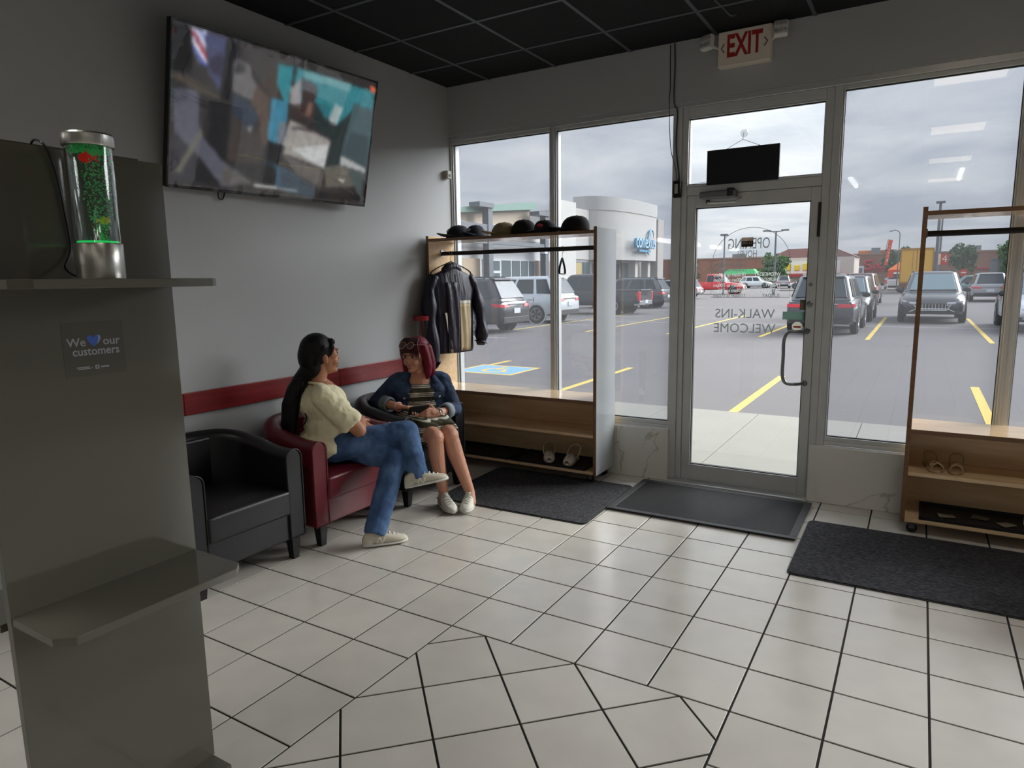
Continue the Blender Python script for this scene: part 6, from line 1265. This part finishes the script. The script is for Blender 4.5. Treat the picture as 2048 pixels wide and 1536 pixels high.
aw = thing('green_canopy', 'bright green tent canopy behind the red pickup', 'canopy', (-22, 112, ZG)); MB().rings([[(-25, 110, 1.9), (-19.4, 110, 1.9), (-19.4, 114, 1.9), (-25, 114, 1.9)], [(-24.2, 111, 2.75), (-20.2, 111, 2.75), (-20.2, 113, 2.75), (-24.2, 113, 2.75)]]).build('roof', mat('canopy_green', (60, 150, 92), .7), aw)
for x in (-24.9, -19.5):
    for y in (110.1, 113.9): MB().tube([(x, y, ZG), (x, y, 1.92)], .06, 6).build('leg', m_wf, aw)
# orange tent and feather flag
tn = thing('orange_tent', 'orange pop-up tent half hidden behind the yellow truck', 'tent', (1.4, 76, ZG)); m_or = mat('tent_orange', (232, 116, 40), .7); m_or2 = mat('tent_red', (214, 70, 44), .7); tx, ty, th = 1.45, 76.2, 1.0
MB().rings([[(tx + sx * r_, ty + sy * r_, z) for sx, sy in ((-1, -1), (1, -1), (1, 1), (-1, 1))] for r_, z in ((th, 1.98), (.35, 2.5), (.03, 2.76))]).build('roof', m_or, tn); MB().box(tx - th, ty - th - .03, 1.72, tx + th, ty - th, 2.0).build('valance', m_or2, tn); MB().box(tx - th, ty - th - .03, 1.2, tx - .45, ty - th, 1.74).build('side_drop', m_or2, tn)
for sx in (-1, 1):
    for sy in (-1, 1): MB().tube([(tx + sx * .97, ty + sy * .97, ZG), (tx + sx * .97, ty + sy * .97, 2.0)], .03, 6).build('leg', m_wf, tn)
fl = thing('feather_flag', 'orange feather flag with white marks above the tent', 'flag', (.5, 57.8, ZG)); MB().tube(spline([(.78, 57.8, ZG), (.82, 57.8, 2.0), (.9, 57.8, 3.4), (1.0, 57.8, 4.2), (1.15, 57.8, 4.3)], 5), .02, 6).build('pole', m_dk, fl); MB().prism([(.86, 2.3), (1.08, 2.25), (1.36, 4.25), (1.05, 4.25)], -.015, .015, Matrix(((1, 0, 0, 0), (0, 0, -1, 57.8), (0, 1, 0, 0), (0, 0, 0, 1)))).build('banner', mat('flag_orange', (224, 84, 46), .7), fl)
for z, w, h in ((2.65, .12, .16), (3.0, .05, .10), (3.25, .05, .12), (3.5, .05, .12), (3.75, .05, .1)): MB().cbox((1.02 + (z - 2.3) * .1, 57.775, z), (w, .02, h)).build('white_mark', m_plate, fl)
# posts, lamps, signs
def post(name, lab, x, y, h, r=.08, head=None):
    t = thing(name, lab, 'lamp post', (x, y, ZG)); MB().tube([(x, y, ZG), (x, y, h)], [r * 1.3, r * .8], 10).build('pole', m_dk, t, smooth=True, angle=.6)
    if head == 'box': MB().box(x - .35, y - .3, h, x + .35, y + .3, h + .16).build('lamp_head', m_dk, t, bevel=.03)
    elif head == 'twin':
        for s in (-1, 1): a = MB().tube([(x, y, h - .05), (x + s * .6, y, h)], .04, 6).build('arm', m_dk, t); MB().box(x + s * .45, y - .15, h, x + s * 1.1, y + .15, h + .12).build('lamp_head', m_dk, a)
    elif head == 'curve': a = MB().tube(spline([(x, y, h - .1), (x - .05, y, h + .3), (x - .4, y, h + .55), (x - .75, y, h + .5)], 4), .045, 6).build('arm', m_dk, t); MB().ell((x - .8, y, h + .48), (.18, .1, .05), nu=10, nv=6).build('lamp_head', m_dk, a)
    return t
post('lamp_post', 'tall thick lamp post standing behind the right rack', 4.5, 65, 7.5, .13, 'box'); post('lamp_post', 'slim lamp post close beside the thick one', 4.95, 78, 7.1, .10, 'box'); post('lamp_post', 'curved lamp post above the yellow truck', 1.35, 75, 5.4, .05, 'curve')
post('lamp_post', 'lamp post with twin heads seen at the right of the opening hours', -7.9, 60, 5.5, .09, 'twin'); post('lamp_post', 'slim lamp post seen at the left of the opening hours', -12.4, 60, 5.3, .07, 'box')
sg = thing('sign_board', 'small white and red sign with a 4 beyond the charcoal minivan', 'sign', (4.95, 70, ZG)); MB().box(4.45, 70, 2.35, 4.9, 70.1, 3.35).build('white_board', m_plate, sg); MB().box(4.92, 70, 2.35, 5.5, 70.1, 3.3).build('red_board', m_redb, sg); MB().tube([(4.9, 70.05, ZG), (4.9, 70.05, 2.4)], .05, 6).build('post', m_dk, sg)
text('lettering', '4', m_plate, .9, Matrix(((1, 0, 0, 5.22), (0, 0, -1, 69.97), (0, 1, 0, 2.85), (0, 0, 0, 1))), sg, .01)
ss = thing('stop_sign', 'small red stop sign left of the silver suv', 'sign', (6.6, 72, ZG)); MB().prism([(6.85 + .36 * cos(pi / 8 + i * pi / 4), 1.6 + .36 * sin(pi / 8 + i * pi / 4)) for i in range(8)], 0, .03, Matrix(((1, 0, 0, 0), (0, 0, -1, 72), (0, 1, 0, 0), (0, 0, 0, 1)))).build('plate', m_redb, ss); MB().tube([(6.85, 72.05, ZG), (6.85, 72.05, 1.9)], .04, 6).build('post', m_dk, ss); MB().box(6.65, 71.95, 1.54, 7.05, 71.97, 1.66).build('white_bar', m_plate, ss)
kb = structure(MB().box(-11, 76, ZG, 60, 77.2, ZG + .16).build('kerb', m_slab))
# ================================================================ trees
m_leaf = mat('tree_leaves', (84, 118, 72), .8, var=(1.2, .35)); m_leaf2 = mat('tree_leaves_dark', (70, 98, 66), .8, var=(1.2, .35)); m_bark = mat('bark', (92, 80, 68), .9)
def tree(lab, x, y, h, r, m=m_leaf, seed=1, trunk=1.0, n=900):
    R = random.Random(seed); t = thing('tree', lab, 'tree', (x, y, ZG)); zc = h - r * 1.05
    MB().tube([(x, y, ZG), (x + .05, y, trunk), (x, y, zc)], [.16, .12, .06], 8).build('trunk', m_bark, t, smooth=True)
    cl = [(R.uniform(-.62, .62) * r, R.uniform(-.62, .62) * r, R.uniform(-.65, .6) * r, R.uniform(.32, .5) * r) for _ in range(16)]; k = MB()
    for i in range(n):
        cx, cy, cz, cr = R.choice(cl); v = Vector((R.gauss(0, 1), R.gauss(0, 1), R.gauss(0, 1))).normalized() * cr * R.uniform(.6, 1.05)
        p = Vector((x + cx, y + cy, zc + cz)) + v; a = Euler((R.uniform(0, 6), R.uniform(0, 6), R.uniform(0, 6))).to_matrix(); s = r * R.uniform(.07, .14)
        k.add([p + a @ Vector(q) * s for q in ((-1, -.5, 0), (0, -.75, .15), (1, 0, 0), (0, .75, .15), (-1, .5, 0))], [(0, 1, 2, 3, 4)])
    k.build('crown', m, t)['kind'] = 'stuff'
tree('round leafy tree behind the charcoal minivan', 7.3, 88, 5.0, 1.75, m_leaf2, 3); tree('leafy tree seen through the opening hours on the door', -15.6, 104, 5.0, 2.3, m_leaf, 5); tree('dark tree just left of the yellow truck', -.1, 118, 5.7, 2.0, m_leaf2, 8); tree('dark tree peeping above the yellow truck', 2.1, 128, 6.6, 2.1, m_leaf2, 9); tree('tree partly hidden by the post at the far right', 12.6, 95, 5.2, 1.75, m_leaf, 11); tree('small tree at the left edge of the door glass', -31.5, 112, 4.6, 2.0, m_leaf, 13)
hg = MB(); R_ = random.Random(21)
for i in range(700):
    p = Vector((R_.uniform(3.9, 7.2), R_.uniform(96, 97.5), ZG + 2.0 * R_.random() ** .7)); a = Euler((R_.uniform(0, 6), R_.uniform(0, 6), R_.uniform(0, 6))).to_matrix(); s = R_.uniform(.12, .22)
    hg.add([p + a @ Vector(q) * s for q in ((-1, -.5, 0), (0, -.75, .15), (1, 0, 0), (0, .75, .15), (-1, .5, 0))], [(0, 1, 2, 3, 4)])
tag(hg.build('hedge', m_leaf2), 'dark hedge below the round tree', 'hedge', kind='stuff')
